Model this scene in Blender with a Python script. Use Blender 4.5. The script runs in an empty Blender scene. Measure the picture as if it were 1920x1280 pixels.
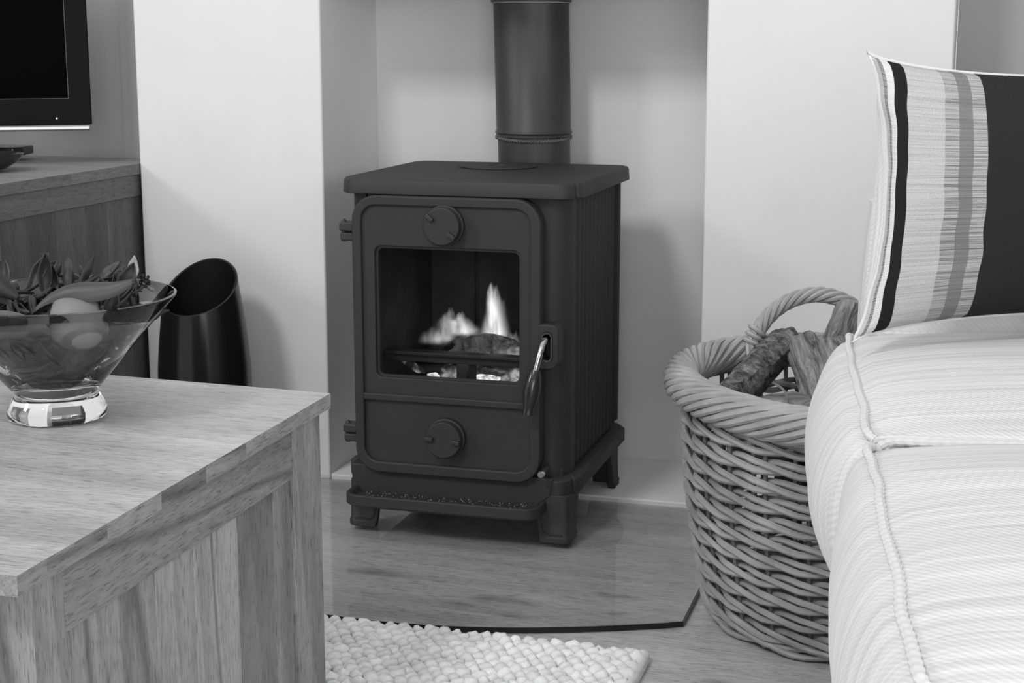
import bpy, bmesh, math, random
from mathutils import Vector, Matrix, noise
PI = math.pi
sc = bpy.context.scene
C = sc.collection

# ------------------------------------------------------------------ camera
CAM = (0.0, 0.0, 1.0)
FPX, DPX = 2930.0, 565.0
pitch = math.atan(DPX / FPX); yaw = math.radians(16.2)
fw = Vector((-math.sin(yaw) * math.cos(pitch), math.cos(yaw) * math.cos(pitch), -math.sin(pitch)))
rt = Vector((math.cos(yaw), math.sin(yaw), 0)); up = rt.cross(fw)
cam_data = bpy.data.cameras.new('camera'); cam = bpy.data.objects.new('camera', cam_data); C.objects.link(cam)
m = Matrix((rt, up, -fw)).transposed().to_4x4(); m.translation = Vector(CAM)
cam.matrix_world = m
cam_data.sensor_width = 36.0; cam_data.lens = FPX / 1920 * 36.0; cam_data.clip_start = 0.02
sc.camera = cam

# ------------------------------------------------------------------ world, lights, exposure
sc.view_settings.view_transform = 'Standard'; sc.view_settings.look = 'None'
sc.view_settings.exposure = 0.12; sc.view_settings.gamma = 1.0
sc.view_settings.use_curve_mapping = False
w = bpy.data.worlds.new('room_light'); sc.world = w; w.use_nodes = True
w.node_tree.nodes['Background'].inputs[0].default_value = (1, 1, 1, 1)
w.node_tree.nodes['Background'].inputs[1].default_value = 0.70

def area(name, loc, target, sx, sy, power):
    l = bpy.data.lights.new(name, 'AREA'); l.shape = 'RECTANGLE'; l.size = sx; l.size_y = sy; l.energy = power
    o = bpy.data.objects.new(name, l); C.objects.link(o); o.location = loc
    o.rotation_euler = (Vector(target) - Vector(loc)).to_track_quat('-Z', 'Y').to_euler()
    return o
area('high_window_light', (-2.0, -2.2, 4.85), (-0.9, 3.3, 0.5), 1.0, 1.0, 128)
area('left_window_light', (-6.0, -1.4, 3.55), (-1.4, 3.2, 0.4), 1.0, 1.0, 80)
area('side_fill_light', (2.9, 0.6, 1.3), (-1.2, 3.3, 0.5), 1.5, 1.5, 42)  # soft fill added on the right to lift the alcove's left return
area('front_fill_light', (1.1, -2.3, 1.15), (-0.9, 3.3, 0.3), 2.2, 1.8, 52)  # broad low fill added behind the camera to brighten the lower alcove

# ------------------------------------------------------------------ helpers
def tag(o, label, cat=None, group=None, kind=None):
    if label: o['label'] = label
    if cat: o['category'] = cat
    if group: o['group'] = group
    if kind: o['kind'] = kind
    return o

def thing(name, loc, label, cat, group=None, rotz=0.0):
    o = bpy.data.objects.new(name, None); C.objects.link(o)
    o.location = loc; o.rotation_euler = (0, 0, rotz); o.empty_display_size = 0.05
    return tag(o, label, cat, group)

def origin(o):
    while o is not None and o.parent is not None: o = o.parent
    return Vector(o.location) if o is not None else Vector((0, 0, 0))

class MB:
    def __init__(s): s.v = []; s.f = []; s.uv = {}
    def add(s, vs, fs):
        b = len(s.v); s.v += [tuple(p) for p in vs]; s.f += [tuple(i + b for i in f) for f in fs]
        return s
    def box(s, a, b):
        (x0, y0, z0), (x1, y1, z1) = a, b
        return s.add([(x0,y0,z0),(x1,y0,z0),(x1,y1,z0),(x0,y1,z0),(x0,y0,z1),(x1,y0,z1),(x1,y1,z1),(x0,y1,z1)],
                     [(0,3,2,1),(4,5,6,7),(0,1,5,4),(1,2,6,5),(2,3,7,6),(3,0,4,7)])
    def loft(s, rings, caps=True, closed=True):
        n = len(rings[0]); vs = [p for r in rings for p in r]; fs = []
        for k in range(len(rings) - 1):
            for i in range(n if closed else n - 1):
                j = (i + 1) % n
                fs.append((k*n+i, k*n+j, (k+1)*n+j, (k+1)*n+i))
        if caps:
            fs.append(tuple(reversed(range(n)))); fs.append(tuple((len(rings)-1)*n + i for i in range(n)))
        return s.add(vs, fs)
    def prism(s, poly, z0, z1):              # polygon in XY, extruded in Z
        return s.loft([[(x, y, z0) for x, y in poly], [(x, y, z1) for x, y in poly]])
    def prismy(s, poly, y0, y1):             # polygon in XZ, extruded in Y
        return s.loft([[(x, y1, z) for x, z in poly], [(x, y0, z) for x, z in poly]])
    def ringy(s, outer, inner, y0, y1):      # frame: outer and inner loops in XZ, same count
        n = len(outer)
        vs = [(x,y0,z) for x,z in outer] + [(x,y0,z) for x,z in inner] + [(x,y1,z) for x,z in outer] + [(x,y1,z) for x,z in inner]
        fs = []
        for i in range(n):
            j = (i + 1) % n
            fs += [(i, j, n+j, n+i), (2*n+i, 3*n+i, 3*n+j, 2*n+j), (i, 2*n+i, 2*n+j, j), (n+i, n+j, 3*n+j, 3*n+i)]
        return s.add(vs, fs)
    def lathe(s, prof, c, n=32, axis='z', closed=False):
        rings = []
        for r, h in prof:
            ring = []
            for i in range(n):
                a = 2*PI*i/n
                if axis == 'z': ring.append((c[0]+r*math.cos(a), c[1]+r*math.sin(a), c[2]+h))
                else: ring.append((c[0]+r*math.cos(a), c[1]-h, c[2]+r*math.sin(a)))
            rings.append(ring)
        if closed: rings.append(rings[0]); return s.loft(rings, caps=False)
        return s.loft(rings)
    def tube(s, path, r, n=8, closed=False, caps=True):
        P = [Vector(p) for p in path]; L = len(P); rings = []
        rr = r if callable(r) else (lambda t: r)
        prev = None
        for i, p in enumerate(P):
            if closed: t = (P[(i+1) % L] - P[i-1])
            else: t = P[min(i+1, L-1)] - P[max(i-1, 0)]
            t.normalize()
            if prev is None:
                a = Vector((0, 0, 1)) if abs(t.z) < 0.9 else Vector((1, 0, 0))
            else: a = prev
            nrm = (a - t * a.dot(t)).normalized(); prev = nrm; bn = t.cross(nrm)
            R = rr(i / max(1, L-1))
            rings.append([tuple(p + nrm*R*math.cos(2*PI*k/n) + bn*R*math.sin(2*PI*k/n)) for k in range(n)])
        if closed: rings.append(rings[0]); return s.loft(rings, caps=False)
        return s.loft(rings, caps=caps)
    def grid(s, fn, nu, nv, uv=None):
        b = len(s.v); vs = []; fs = []
        for j in range(nv+1):
            for i in range(nu+1):
                vs.append(fn(i/nu, j/nv))
                if uv is not None: s.uv[b + len(vs) - 1] = (i/nu, j/nv)
        for j in range(nv):
            for i in range(nu):
                a = j*(nu+1)+i; fs.append((a, a+1, a+nu+2, a+nu+1))
        return s.add(vs, fs)
    def mesh(s, name, o=Vector((0,0,0)), weld=False):
        me = bpy.data.meshes.new(name)
        me.from_pydata([(x-o[0], y-o[1], z-o[2]) for x, y, z in s.v], [], s.f)
        if s.uv:
            l = me.uv_layers.new(name='UVMap')
            for lp in me.loops: l.data[lp.index].uv = s.uv.get(lp.vertex_index, (0, 0))
        bm = bmesh.new(); bm.from_mesh(me)
        if weld: bmesh.ops.remove_doubles(bm, verts=bm.verts, dist=1e-5)
        bmesh.ops.recalc_face_normals(bm, faces=bm.faces); bm.to_mesh(me); bm.free()
        return me
    def build(s, name, mat, parent=None, bevel=0.0, seg=2, smooth=True, subsurf=0, local=False, weld=False):
        o = Vector((0,0,0)) if (local or parent is None) else origin(parent)
        me = s.mesh(name, o, weld)
        ob = bpy.data.objects.new(name, me); C.objects.link(ob); me.materials.append(mat)
        if parent is not None: ob.parent = parent
        if bevel:
            b = ob.modifiers.new('bevel', 'BEVEL'); b.width = bevel; b.segments = seg; b.limit_method = 'ANGLE'
            b.angle_limit = math.radians(40); b.harden_normals = False
        if subsurf:
            q = ob.modifiers.new('sub', 'SUBSURF'); q.levels = subsurf; q.render_levels = subsurf
        if smooth:
            me.shade_smooth()
            if not subsurf:
                sm = set_smooth_angle(me, 42)
        return ob

def set_smooth_angle(me, deg):
    lim = math.radians(deg)
    bm = bmesh.new(); bm.from_mesh(me)
    for e in bm.edges:
        if len(e.link_faces) == 2 and e.calc_face_angle(0) > lim: e.smooth = False
    bm.to_mesh(me); bm.free()

def one(name, mb, mat, label, cat, base, group=None, kind=None, **k):
    """a thing that is a single mesh, its origin at its base"""
    me_o = Vector(base)
    s = MB(); s.v = [(x-me_o.x, y-me_o.y, z-me_o.z) for x, y, z in mb.v]; s.f = mb.f; s.uv = mb.uv
    o = s.build(name, mat, None, **k); o.location = base
    return tag(o, label, cat, group, kind)

def rr(x0, x1, z0, z1, r, n=6):
    pts = []
    rs = r if isinstance(r, (tuple, list)) else (r, r, r, r)
    for (cx, cz, a0), q in zip(((x1, z0, -90), (x1, z1, 0), (x0, z1, 90), (x0, z0, 180)), rs):
        sx = -1 if cx == x1 else 1; sz = -1 if cz == z1 else 1
        for i in range(n+1):
            a = math.radians(a0 + 90*i/n)
            pts.append((cx + sx*q + q*math.cos(a), cz + sz*q + q*math.sin(a)))
    return pts

# ------------------------------------------------------------------ materials
def new_mat(name):
    mt = bpy.data.materials.new(name); mt.use_nodes = True
    nt = mt.node_tree; nt.nodes.clear()
    out = nt.nodes.new('ShaderNodeOutputMaterial'); p = nt.nodes.new('ShaderNodeBsdfPrincipled')
    nt.links.new(p.outputs[0], out.inputs[0])
    return mt, nt, p, out
def N(nt, t, **k):
    n = nt.nodes.new(t)
    for a, b in k.items(): setattr(n, a, b)
    return n
def g(v): return (v, v, v, 1)
def coords(nt, scale=(1,1,1), kind='Object', rand=0.0):
    tc = N(nt, 'ShaderNodeTexCoord'); mp = N(nt, 'ShaderNodeMapping'); mp.inputs['Scale'].default_value = scale
    nt.links.new(tc.outputs[kind], mp.inputs[0])
    if rand:
        oi = N(nt, 'ShaderNodeObjectInfo'); mu = N(nt, 'ShaderNodeMath', operation='MULTIPLY'); mu.inputs[1].default_value = rand
        nt.links.new(oi.outputs['Random'], mu.inputs[0]); cb = N(nt, 'ShaderNodeCombineXYZ')
        for i in range(3): nt.links.new(mu.outputs[0], cb.inputs[i])
        nt.links.new(cb.outputs[0], mp.inputs['Location'])
    return mp.outputs[0]
def noise_tex(nt, vec, scale, detail=4, rough=0.55, dist=0.0):
    n = N(nt, 'ShaderNodeTexNoise'); n.inputs['Scale'].default_value = scale; n.inputs['Detail'].default_value = detail
    n.inputs['Roughness'].default_value = rough; n.inputs['Distortion'].default_value = dist
    nt.links.new(vec, n.inputs['Vector']); return n.outputs['Fac']
def ramp(nt, fac, stops, interp='LINEAR'):
    r = N(nt, 'ShaderNodeValToRGB'); r.color_ramp.interpolation = interp
    e = r.color_ramp.elements
    while len(e) > 1: e.remove(e[-1])
    e[0].position = stops[0][0]; e[0].color = g(stops[0][1])
    for p, v in stops[1:]:
        q = e.new(p); q.color = g(v)
    nt.links.new(fac, r.inputs[0]); return r.outputs[0]
def mix(nt, fac, a, b, mode='MIX'):
    x = N(nt, 'ShaderNodeMix', data_type='RGBA', blend_type=mode)
    for ix, v in ((0, fac), (6, a), (7, b)):
        inp = x.inputs[ix]
        if isinstance(v, (int, float)): inp.default_value = v if ix == 0 else g(v)
        else: nt.links.new(v, inp)
    return x.outputs[2]
def bump(nt, p, h, strength, dist=0.002):
    b = N(nt, 'ShaderNodeBump'); b.inputs['Strength'].default_value = strength; b.inputs['Distance'].default_value = dist
    nt.links.new(h, b.inputs['Height']); nt.links.new(b.outputs[0], p.inputs['Normal'])
def plain(name, v, rough=0.5, spec=0.5, metal=0.0, nz=0.0, nscale=200, var=0.0, coat=0.0):
    mt, nt, p, out = new_mat(name)
    p.inputs['Base Color'].default_value = g(v); p.inputs['Roughness'].default_value = rough
    p.inputs['Specular IOR Level'].default_value = spec; p.inputs['Metallic'].default_value = metal
    p.inputs['Coat Weight'].default_value = coat
    if nz or var:
        co = coords(nt); f = noise_tex(nt, co, nscale, 3)
        if nz: bump(nt, p, f, nz, 0.001)
        if var:
            f2 = noise_tex(nt, co, 9, 4)
            nt.links.new(ramp(nt, f2, [(0.3, v*(1-var)), (0.7, v*(1+var))]), p.inputs['Base Color'])
    return mt
def wood(name, dark, light, axis, rough=0.42, spec=0.4, tone=0.25, knots=None, scale=1.0, coat=0.0, cracks=0.0):
    FZ_ = 0.0
    mt, nt, p, out = new_mat(name)
    st = 0.11
    sc3 = [scale]*3; sc3['xyz'.index(axis)] = st*scale
    v = coords(nt, sc3, rand=7.0)
    big = noise_tex(nt, v, 7, 4, 0.6, 1.2)
    fine = noise_tex(nt, v, 300, 4, 0.65)
    # growth rings: distorted bands
    wv = N(nt, 'ShaderNodeTexWave', wave_type='BANDS', bands_direction='DIAGONAL', wave_profile='SAW')
    wv.inputs['Scale'].default_value = 9; wv.inputs['Distortion'].default_value = 7.0
    wv.inputs['Detail'].default_value = 3; wv.inputs['Detail Scale'].default_value = 0.8
    nt.links.new(v, wv.inputs['Vector'])
    col = ramp(nt, big, [(0.3, dark), (0.5, (dark+light)/2), (0.72, light)])
    col = mix(nt, 0.22, col, ramp(nt, wv.outputs['Fac'], [(0.0, dark*0.85), (1.0, light)]))
    col = mix(nt, 0.75, col, ramp(nt, fine, [(0.30, 0.55), (0.5, 0.92), (0.7, 1.1)]), 'MULTIPLY')
    # short dark pores along the grain
    sp = [520*scale]*3; sp['xyz'.index(axis)] = 42*scale
    pr_ = noise_tex(nt, coords(nt, sp, rand=3.0), 1.0, 2)
    col = mix(nt, 0.75, col, ramp(nt, pr_, [(0.33, 0.35), (0.43, 1.0)]), 'MULTIPLY')
    if knots:
        tc = N(nt, 'ShaderNodeTexCoord'); wn = N(nt, 'ShaderNodeTexNoise'); wn.inputs['Scale'].default_value = 14; wn.inputs['Detail'].default_value = 3
        nt.links.new(tc.outputs['Object'], wn.inputs['Vector'])
        ws = N(nt, 'ShaderNodeVectorMath', operation='MULTIPLY_ADD'); ws.inputs[1].default_value = (0.16, 0.05, 0); ws.inputs[2].default_value = (-0.08, -0.025, 0)
        nt.links.new(wn.outputs['Color'], ws.inputs[0])
        ps = N(nt, 'ShaderNodeVectorMath', operation='ADD'); nt.links.new(tc.outputs['Object'], ps.inputs[0]); nt.links.new(ws.outputs[0], ps.inputs[1])
        for kx, ky, ks in knots:
            su = N(nt, 'ShaderNodeVectorMath', operation='SUBTRACT'); su.inputs[1].default_value = (kx, ky, FZ_); nt.links.new(ps.outputs[0], su.inputs[0])
            sl = N(nt, 'ShaderNodeVectorMath', operation='MULTIPLY'); sl.inputs[1].default_value = (0.30/ks, 1.0/ks, 0); nt.links.new(su.outputs[0], sl.inputs[0])
            ln = N(nt, 'ShaderNodeVectorMath', operation='LENGTH'); nt.links.new(sl.outputs[0], ln.inputs[0])
            col = mix(nt, 0.75, col, ramp(nt, ln.outputs['Value'], [(0.0, 0.35), (0.007, 0.55), (0.02, 0.88), (0.035, 1.0)]), 'MULTIPLY')
    if cracks:
        cv = coords(nt, [q*1.0 for q in sc3], rand=5.0)
        wc = N(nt, 'ShaderNodeTexWave', wave_type='BANDS', bands_direction='DIAGONAL', wave_profile='SIN')
        wc.inputs['Scale'].default_value = 3.0; wc.inputs['Distortion'].default_value = 5.0; wc.inputs['Detail'].default_value = 2; wc.inputs['Detail Scale'].default_value = 1.5
        nt.links.new(cv, wc.inputs['Vector'])
        col = mix(nt, cracks, col, ramp(nt, wc.outputs['Fac'], [(0.0, 0.3), (0.004, 0.55), (0.02, 0.95), (0.3, 1.0), (0.9, 1.12)]), 'MULTIPLY')
    oi = N(nt, 'ShaderNodeObjectInfo')
    col = mix(nt, 1.0, col, ramp(nt, oi.outputs['Random'], [(0.0, 1-tone), (1.0, 1+tone)]), 'MULTIPLY')
    nt.links.new(col, p.inputs['Base Color'])
    p.inputs['Roughness'].default_value = rough; p.inputs['Specular IOR Level'].default_value = spec
    p.inputs['Coat Weight'].default_value = coat; p.inputs['Coat Roughness'].default_value = 0.25
    bump(nt, p, fine, 0.15, 0.001)
    return mt

M = {}
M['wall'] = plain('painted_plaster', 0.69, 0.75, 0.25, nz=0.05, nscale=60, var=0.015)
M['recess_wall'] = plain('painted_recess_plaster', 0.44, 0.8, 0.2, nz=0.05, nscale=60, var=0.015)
M['alcove_floor'] = plain('pale_hearth_stone', 0.82, 0.6, 0.3, nz=0.1, nscale=90, var=0.03)
M['floor'] = wood('laminate_floor', 0.42, 0.64, 'x', rough=0.36, spec=0.6, tone=0.0, knots=[(-0.788, 2.619, 1.0), (-0.742, 2.552, 0.6), (-0.578, 2.691, 0.7), (-0.495, 2.566, 0.55), (-1.055, 2.702, 0.9), (-0.85, 2.58, 0.7), (-0.56, 2.62, 0.5), (-0.35, 2.35, 0.6)])
M['iron'] = plain('matt_black_iron', 0.021, 0.62, 0.42, nz=0.28, nscale=330, var=0.08)
M['iron_plain'] = plain('smooth_black_iron', 0.03, 0.5, 0.4, nz=0.08, nscale=250, var=0.12)
M['flue'] = plain('flue_enamel', 0.034, 0.45, 0.4, nz=0.04, nscale=40, var=0.18)
M['soot'] = plain('sooty_firebrick', 0.06, 0.9, 0.1, nz=0.4, nscale=60, var=0.3)
M['rope'] = plain('grey_gasket_rope', 0.11, 0.9, 0.2, nz=0.7, nscale=260, var=0.4)
M['steel'] = plain('polished_steel', 0.55, 0.16, 0.5, metal=1.0)
M['gloss_black'] = plain('gloss_black', 0.012, 0.14, 0.5)
M['handle_black'] = plain('black_handle_nickel', 0.035, 0.16, 0.6, metal=0.4)
M['vase'] = plain('black_ceramic', 0.008, 0.2, 0.4)
M['vase_in'] = plain('black_ceramic_inside', 0.006, 0.6, 0.2)
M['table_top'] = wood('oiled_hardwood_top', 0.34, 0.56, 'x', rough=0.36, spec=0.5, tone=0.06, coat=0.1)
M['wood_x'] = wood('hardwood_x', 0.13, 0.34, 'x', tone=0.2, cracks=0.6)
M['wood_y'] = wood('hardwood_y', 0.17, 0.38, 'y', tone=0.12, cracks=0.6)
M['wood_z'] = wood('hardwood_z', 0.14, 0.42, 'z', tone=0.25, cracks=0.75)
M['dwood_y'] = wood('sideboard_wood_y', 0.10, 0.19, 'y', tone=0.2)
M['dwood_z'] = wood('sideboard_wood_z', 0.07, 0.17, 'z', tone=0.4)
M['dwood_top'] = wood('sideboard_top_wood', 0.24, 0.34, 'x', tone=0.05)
M['tv_black'] = plain('tv_gloss_bezel', 0.001, 0.08, 0.03)
M['tv_screen'] = plain('tv_screen_matt', 0.001, 0.3, 0.01)
M['chrome'] = plain('brushed_chrome', 0.42, 0.3, 0.5, metal=1.0)
M['wicker'] = plain('peeled_willow', 0.31, 0.36, 0.6, nz=0.15, nscale=120, var=0.35)
M['wicker_dark'] = plain('buff_willow_stake', 0.15, 0.55, 0.4, nz=0.2, nscale=120, var=0.35)

def glass_mat(name, ior=1.48, tint=1.0, rough=0.0):
    mt, nt, p, out = new_mat(name); nt.nodes.remove(p)
    gl = N(nt, 'ShaderNodeBsdfGlass'); gl.inputs['IOR'].default_value = ior; gl.inputs['Color'].default_value = g(tint)
    gl.inputs['Roughness'].default_value = rough
    nt.links.new(gl.outputs[0], out.inputs[0]); return mt
M['bowl_glass'] = glass_mat('clear_bowl_glass', 1.47, 0.99)
def sheet_glass(name, tint, ior=1.5, gloss=1.0):
    mt, nt, p, out = new_mat(name); nt.nodes.remove(p)
    tr = N(nt, 'ShaderNodeBsdfTransparent'); tr.inputs[0].default_value = g(tint)
    gs = N(nt, 'ShaderNodeBsdfGlossy'); gs.inputs['Roughness'].default_value = 0.02; gs.inputs['Color'].default_value = g(gloss)
    fr = N(nt, 'ShaderNodeFresnel'); fr.inputs['IOR'].default_value = ior
    ge = N(nt, 'ShaderNodeNewGeometry'); iv = N(nt, 'ShaderNodeMath', operation='SUBTRACT'); iv.inputs[0].default_value = 1.0
    nt.links.new(ge.outputs['Backfacing'], iv.inputs[1]); ml = N(nt, 'ShaderNodeMath', operation='MULTIPLY')
    nt.links.new(fr.outputs[0], ml.inputs[0]); nt.links.new(iv.outputs[0], ml.inputs[1])
    mx = N(nt, 'ShaderNodeMixShader'); nt.links.new(ml.outputs[0], mx.inputs[0])
    nt.links.new(tr.outputs[0], mx.inputs[1]); nt.links.new(gs.outputs[0], mx.inputs[2])
    nt.links.new(mx.outputs[0], out.inputs[0]); return mt
M['hearth_glass'] = sheet_glass('hearth_plate_glass', 0.94, 1.5)
M['hearth_edge'] = plain('hearth_glass_edge', 0.004, 0.15, 0.5)
M['stove_glass'] = sheet_glass('stove_window_glass', 0.90, 1.4, 0.6)

def fabric_sofa():
    mt, nt, p, out = new_mat('ribbed_cream_fabric')
    tc = N(nt, 'ShaderNodeTexCoord'); sx = N(nt, 'ShaderNodeSeparateXYZ'); nt.links.new(tc.outputs['Object'], sx.inputs[0])
    wob = noise_tex(nt, coords(nt, (1, 1, 1)), 3.0, 2)
    ad = N(nt, 'ShaderNodeMath', operation='MULTIPLY_ADD'); nt.links.new(wob, ad.inputs[0]); ad.inputs[1].default_value = 0.03
    nt.links.new(sx.outputs['Y'], ad.inputs[2])
    cb = N(nt, 'ShaderNodeCombineXYZ'); nt.links.new(ad.outputs[0], cb.inputs[1])
    for src, i, k in (('X', 0, 0.035), ('Z', 2, 0.035)):
        q = N(nt, 'ShaderNodeMath', operation='MULTIPLY'); q.inputs[1].default_value = k
        nt.links.new(sx.outputs[src], q.inputs[0]); nt.links.new(q.outputs[0], cb.inputs[i])
    rib = noise_tex(nt, cb.outputs[0], 55, 3, 0.6)       # broad soft stripes across the cushion
    fine = noise_tex(nt, cb.outputs[0], 210, 2, 0.6)
    weave = N(nt, 'ShaderNodeTexWave', bands_direction='DIAGONAL'); weave.inputs['Scale'].default_value = 75
    weave.inputs['Distortion'].default_value = 2.0; nt.links.new(tc.outputs['Object'], weave.inputs['Vector'])
    col = ramp(nt, rib, [(0.3, 0.58), (0.5, 0.67), (0.7, 0.74)])
    col = mix(nt, 0.8, col, ramp(nt, fine, [(0.35, 0.86), (0.6, 1.03)]), 'MULTIPLY')
    col = mix(nt, 0.35, col, ramp(nt, weave.outputs['Fac'], [(0.0, 0.86), (0.6, 1.05)]), 'MULTIPLY')
    nt.links.new(col, p.inputs['Base Color']); p.inputs['Roughness'].default_value = 0.95
    p.inputs['Specular IOR Level'].default_value = 0.1; p.inputs['Sheen Weight'].default_value = 0.15
    h = mix(nt, 0.5, rib, fine); h = mix(nt, 0.2, h, weave.outputs['Fac'])
    bump(nt, p, h, 0.55, 0.004); return mt
M['sofa'] = fabric_sofa()
M['piping'] = plain('twisted_cream_cord', 0.64, 0.95, 0.1, nz=0.6, nscale=170, var=0.05)

def fabric_cushion():
    mt, nt, p, out = new_mat('striped_woven_cushion')
    uv = N(nt, 'ShaderNodeUVMap'); uv.uv_map = 'UVMap'
    sx = N(nt, 'ShaderNodeSeparateXYZ'); nt.links.new(uv.outputs[0], sx.inputs[0])
    st = [(0.0, .50), (0.014, .28), (0.026, .62), (0.050, .016), (0.084, .44), (0.176, .34), (0.214, .19), (0.248, .36), (0.283, .024), (0.75, .5), (0.8, .016), (0.84, .6)]
    col = ramp(nt, sx.outputs['X'], st, 'CONSTANT')
    # cross ribs, strongest in the two lined bands
    mp = N(nt, 'ShaderNodeMapping'); mp.inputs['Scale'].default_value = (3.0, 190, 1); nt.links.new(uv.outputs[0], mp.inputs[0])
    ln = noise_tex(nt, mp.outputs[0], 1.0, 3, 0.7)
    band = ramp(nt, sx.outputs['X'], [(0, .2), (.014, 1), (.026, .2), (.050, 0), (.084, .3), (.176, 1), (.214, .4), (.248, 1), (.283, .12), (.75, .3)], 'CONSTANT')
    lines = ramp(nt, ln, [(0.38, 0.35), (0.52, 1.0), (0.7, 1.25)])
    col = mix(nt, band, col, mix(nt, 1.0, col, lines, 'MULTIPLY'))
    mp2 = N(nt, 'ShaderNodeMapping'); mp2.inputs['Scale'].default_value = (260, 260, 1); nt.links.new(uv.outputs[0], mp2.inputs[0])
    gr = noise_tex(nt, mp2.outputs[0], 1.0, 2)
    col = mix(nt, 0.6, col, ramp(nt, gr, [(0.3, 0.72), (0.7, 1.2)]), 'MULTIPLY')
    nt.links.new(col, p.inputs['Base Color']); p.inputs['Roughness'].default_value = 0.95; p.inputs['Specular IOR Level'].default_value = 0.1
    h = mix(nt, 0.5, ln, gr); bump(nt, p, h, 0.5, 0.0025); return mt
M['cushion'] = fabric_cushion()
def wool():
    mt, nt, p, out = new_mat('felted_cream_wool')
    v = coords(nt, (1, 1, 1), rand=5.0); f = noise_tex(nt, v, 160, 5, 0.7, 1.5)
    oi = N(nt, 'ShaderNodeObjectInfo')
    col = mix(nt, 1.0, ramp(nt, f, [(0.25, 0.84), (0.7, 0.95)]), ramp(nt, oi.outputs['Random'], [(0, 0.86), (1, 1.04)]), 'MULTIPLY')
    nt.links.new(col, p.inputs['Base Color']); p.inputs['Roughness'].default_value = 1.0; p.inputs['Specular IOR Level'].default_value = 0.05
    p.inputs['Sheen Weight'].default_value = 0.3
    bump(nt, p, f, 0.5, 0.004); return mt
M['wool'] = wool()
def bark(name, lo, hi, sc_=40):
    mt, nt, p, out = new_mat(name); v = coords(nt, (1, 1, 1), rand=4.0)
    a = noise_tex(nt, v, sc_, 6, 0.75, 0.6); b = noise_tex(nt, v, 9, 3)
    col = mix(nt, 0.6, ramp(nt, a, [(0.35, lo), (0.52, (lo+hi)/2.4), (0.68, hi)]), ramp(nt, b, [(0.4, 0.55), (0.6, 1.25)]), 'MULTIPLY')
    nt.links.new(col, p.inputs['Base Color']); p.inputs['Roughness'].default_value = 0.9; p.inputs['Specular IOR Level'].default_value = 0.2
    bump(nt, p, a, 0.9, 0.008); return mt
M['bark'] = bark('rough_bark', 0.012, 0.34, 55)
def split(name, lo, hi):
    mt, nt, p, out = new_mat(name); v = coords(nt, (1, 1, 0.13), rand=4.0)
    a = noise_tex(nt, v, 60, 6, 0.75, 0.8); b = noise_tex(nt, v, 11, 3)
    col = mix(nt, 0.9, ramp(nt, a, [(0.33, lo), (0.5, (lo+hi)/2), (0.68, hi)]), ramp(nt, b, [(0.35, 0.55), (0.65, 1.3)]), 'MULTIPLY')
    nt.links.new(col, p.inputs['Base Color']); p.inputs['Roughness'].default_value = 0.85; p.inputs['Specular IOR Level'].default_value = 0.2
    bump(nt, p, a, 0.9, 0.006); return mt
M['split'] = split('split_log_face', 0.03, 0.36)
M['split_pale'] = split('pale_split_log_face', 0.08, 0.45)
M['leaf'] = plain('dried_leaf', 0.034, 0.5, 0.4, nz=0.5, nscale=70, var=0.5)
M['leaf_mid'] = plain('dried_leaf_mid', 0.065, 0.5, 0.4, nz=0.5, nscale=70, var=0.4)
M['pod'] = plain('dried_pod', 0.05, 0.45, 0.4, nz=0.25, nscale=60, var=0.3)
M['fruit'] = plain('dried_fruit_skin', 0.17, 0.5, 0.35, nz=0.15, nscale=60, var=0.12)
M['petal'] = plain('pale_dried_petal', 0.38, 0.7, 0.2, nz=0.4, nscale=90, var=0.25)
M['cone'] = plain('dark_dried_cone', 0.02, 0.6, 0.3, nz=0.9, nscale=110, var=0.5)

# ================================================================== SETTING
def struct(name, mb, mat, **k):
    o = mb.build(name, mat, None, **k); o['kind'] = 'structure'; return o
FZ = -0.012
struct('floor', MB().box((-3.2, -0.8, FZ-0.05), (1.6, 3.9, FZ)), M['floor'], smooth=False)
YB = 3.28; YA = 3.627; LZ = 1.128; CZ = 3.0
# chimney breast: two piers and the lintel over the opening
struct('wall_left', MB().box((-1.860, YB, FZ), (-1.397, YA+0.05, CZ)), M['wall'], bevel=0.004)
struct('wall_right', MB().box((-0.532, YB, FZ), (-0.038, YA+0.05, CZ)), M['wall'], bevel=0.004)
struct('wall_above', MB().box((-1.397, YB, LZ), (-0.532, YA, CZ)), M['wall'], smooth=False)
struct('wall_back', MB().box((-1.40, YA, FZ), (-0.53, YA+0.05, CZ)), M['wall'], smooth=False)
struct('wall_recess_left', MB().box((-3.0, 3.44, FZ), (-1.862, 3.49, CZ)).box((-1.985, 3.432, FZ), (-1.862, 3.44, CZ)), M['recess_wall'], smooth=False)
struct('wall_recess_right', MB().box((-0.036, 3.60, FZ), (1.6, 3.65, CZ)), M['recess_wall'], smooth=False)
struct('wall_shade_right', MB().box((0.95, 2.4, FZ), (1.0, 3.65, CZ)), M['recess_wall'], smooth=False)  # unseen wall added to keep light off the right recess
struct('trim_alcove_base', MB().box((-1.397, 3.288, FZ), (-0.532, YA, 0.0)), M['alcove_floor'], smooth=False)

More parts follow.
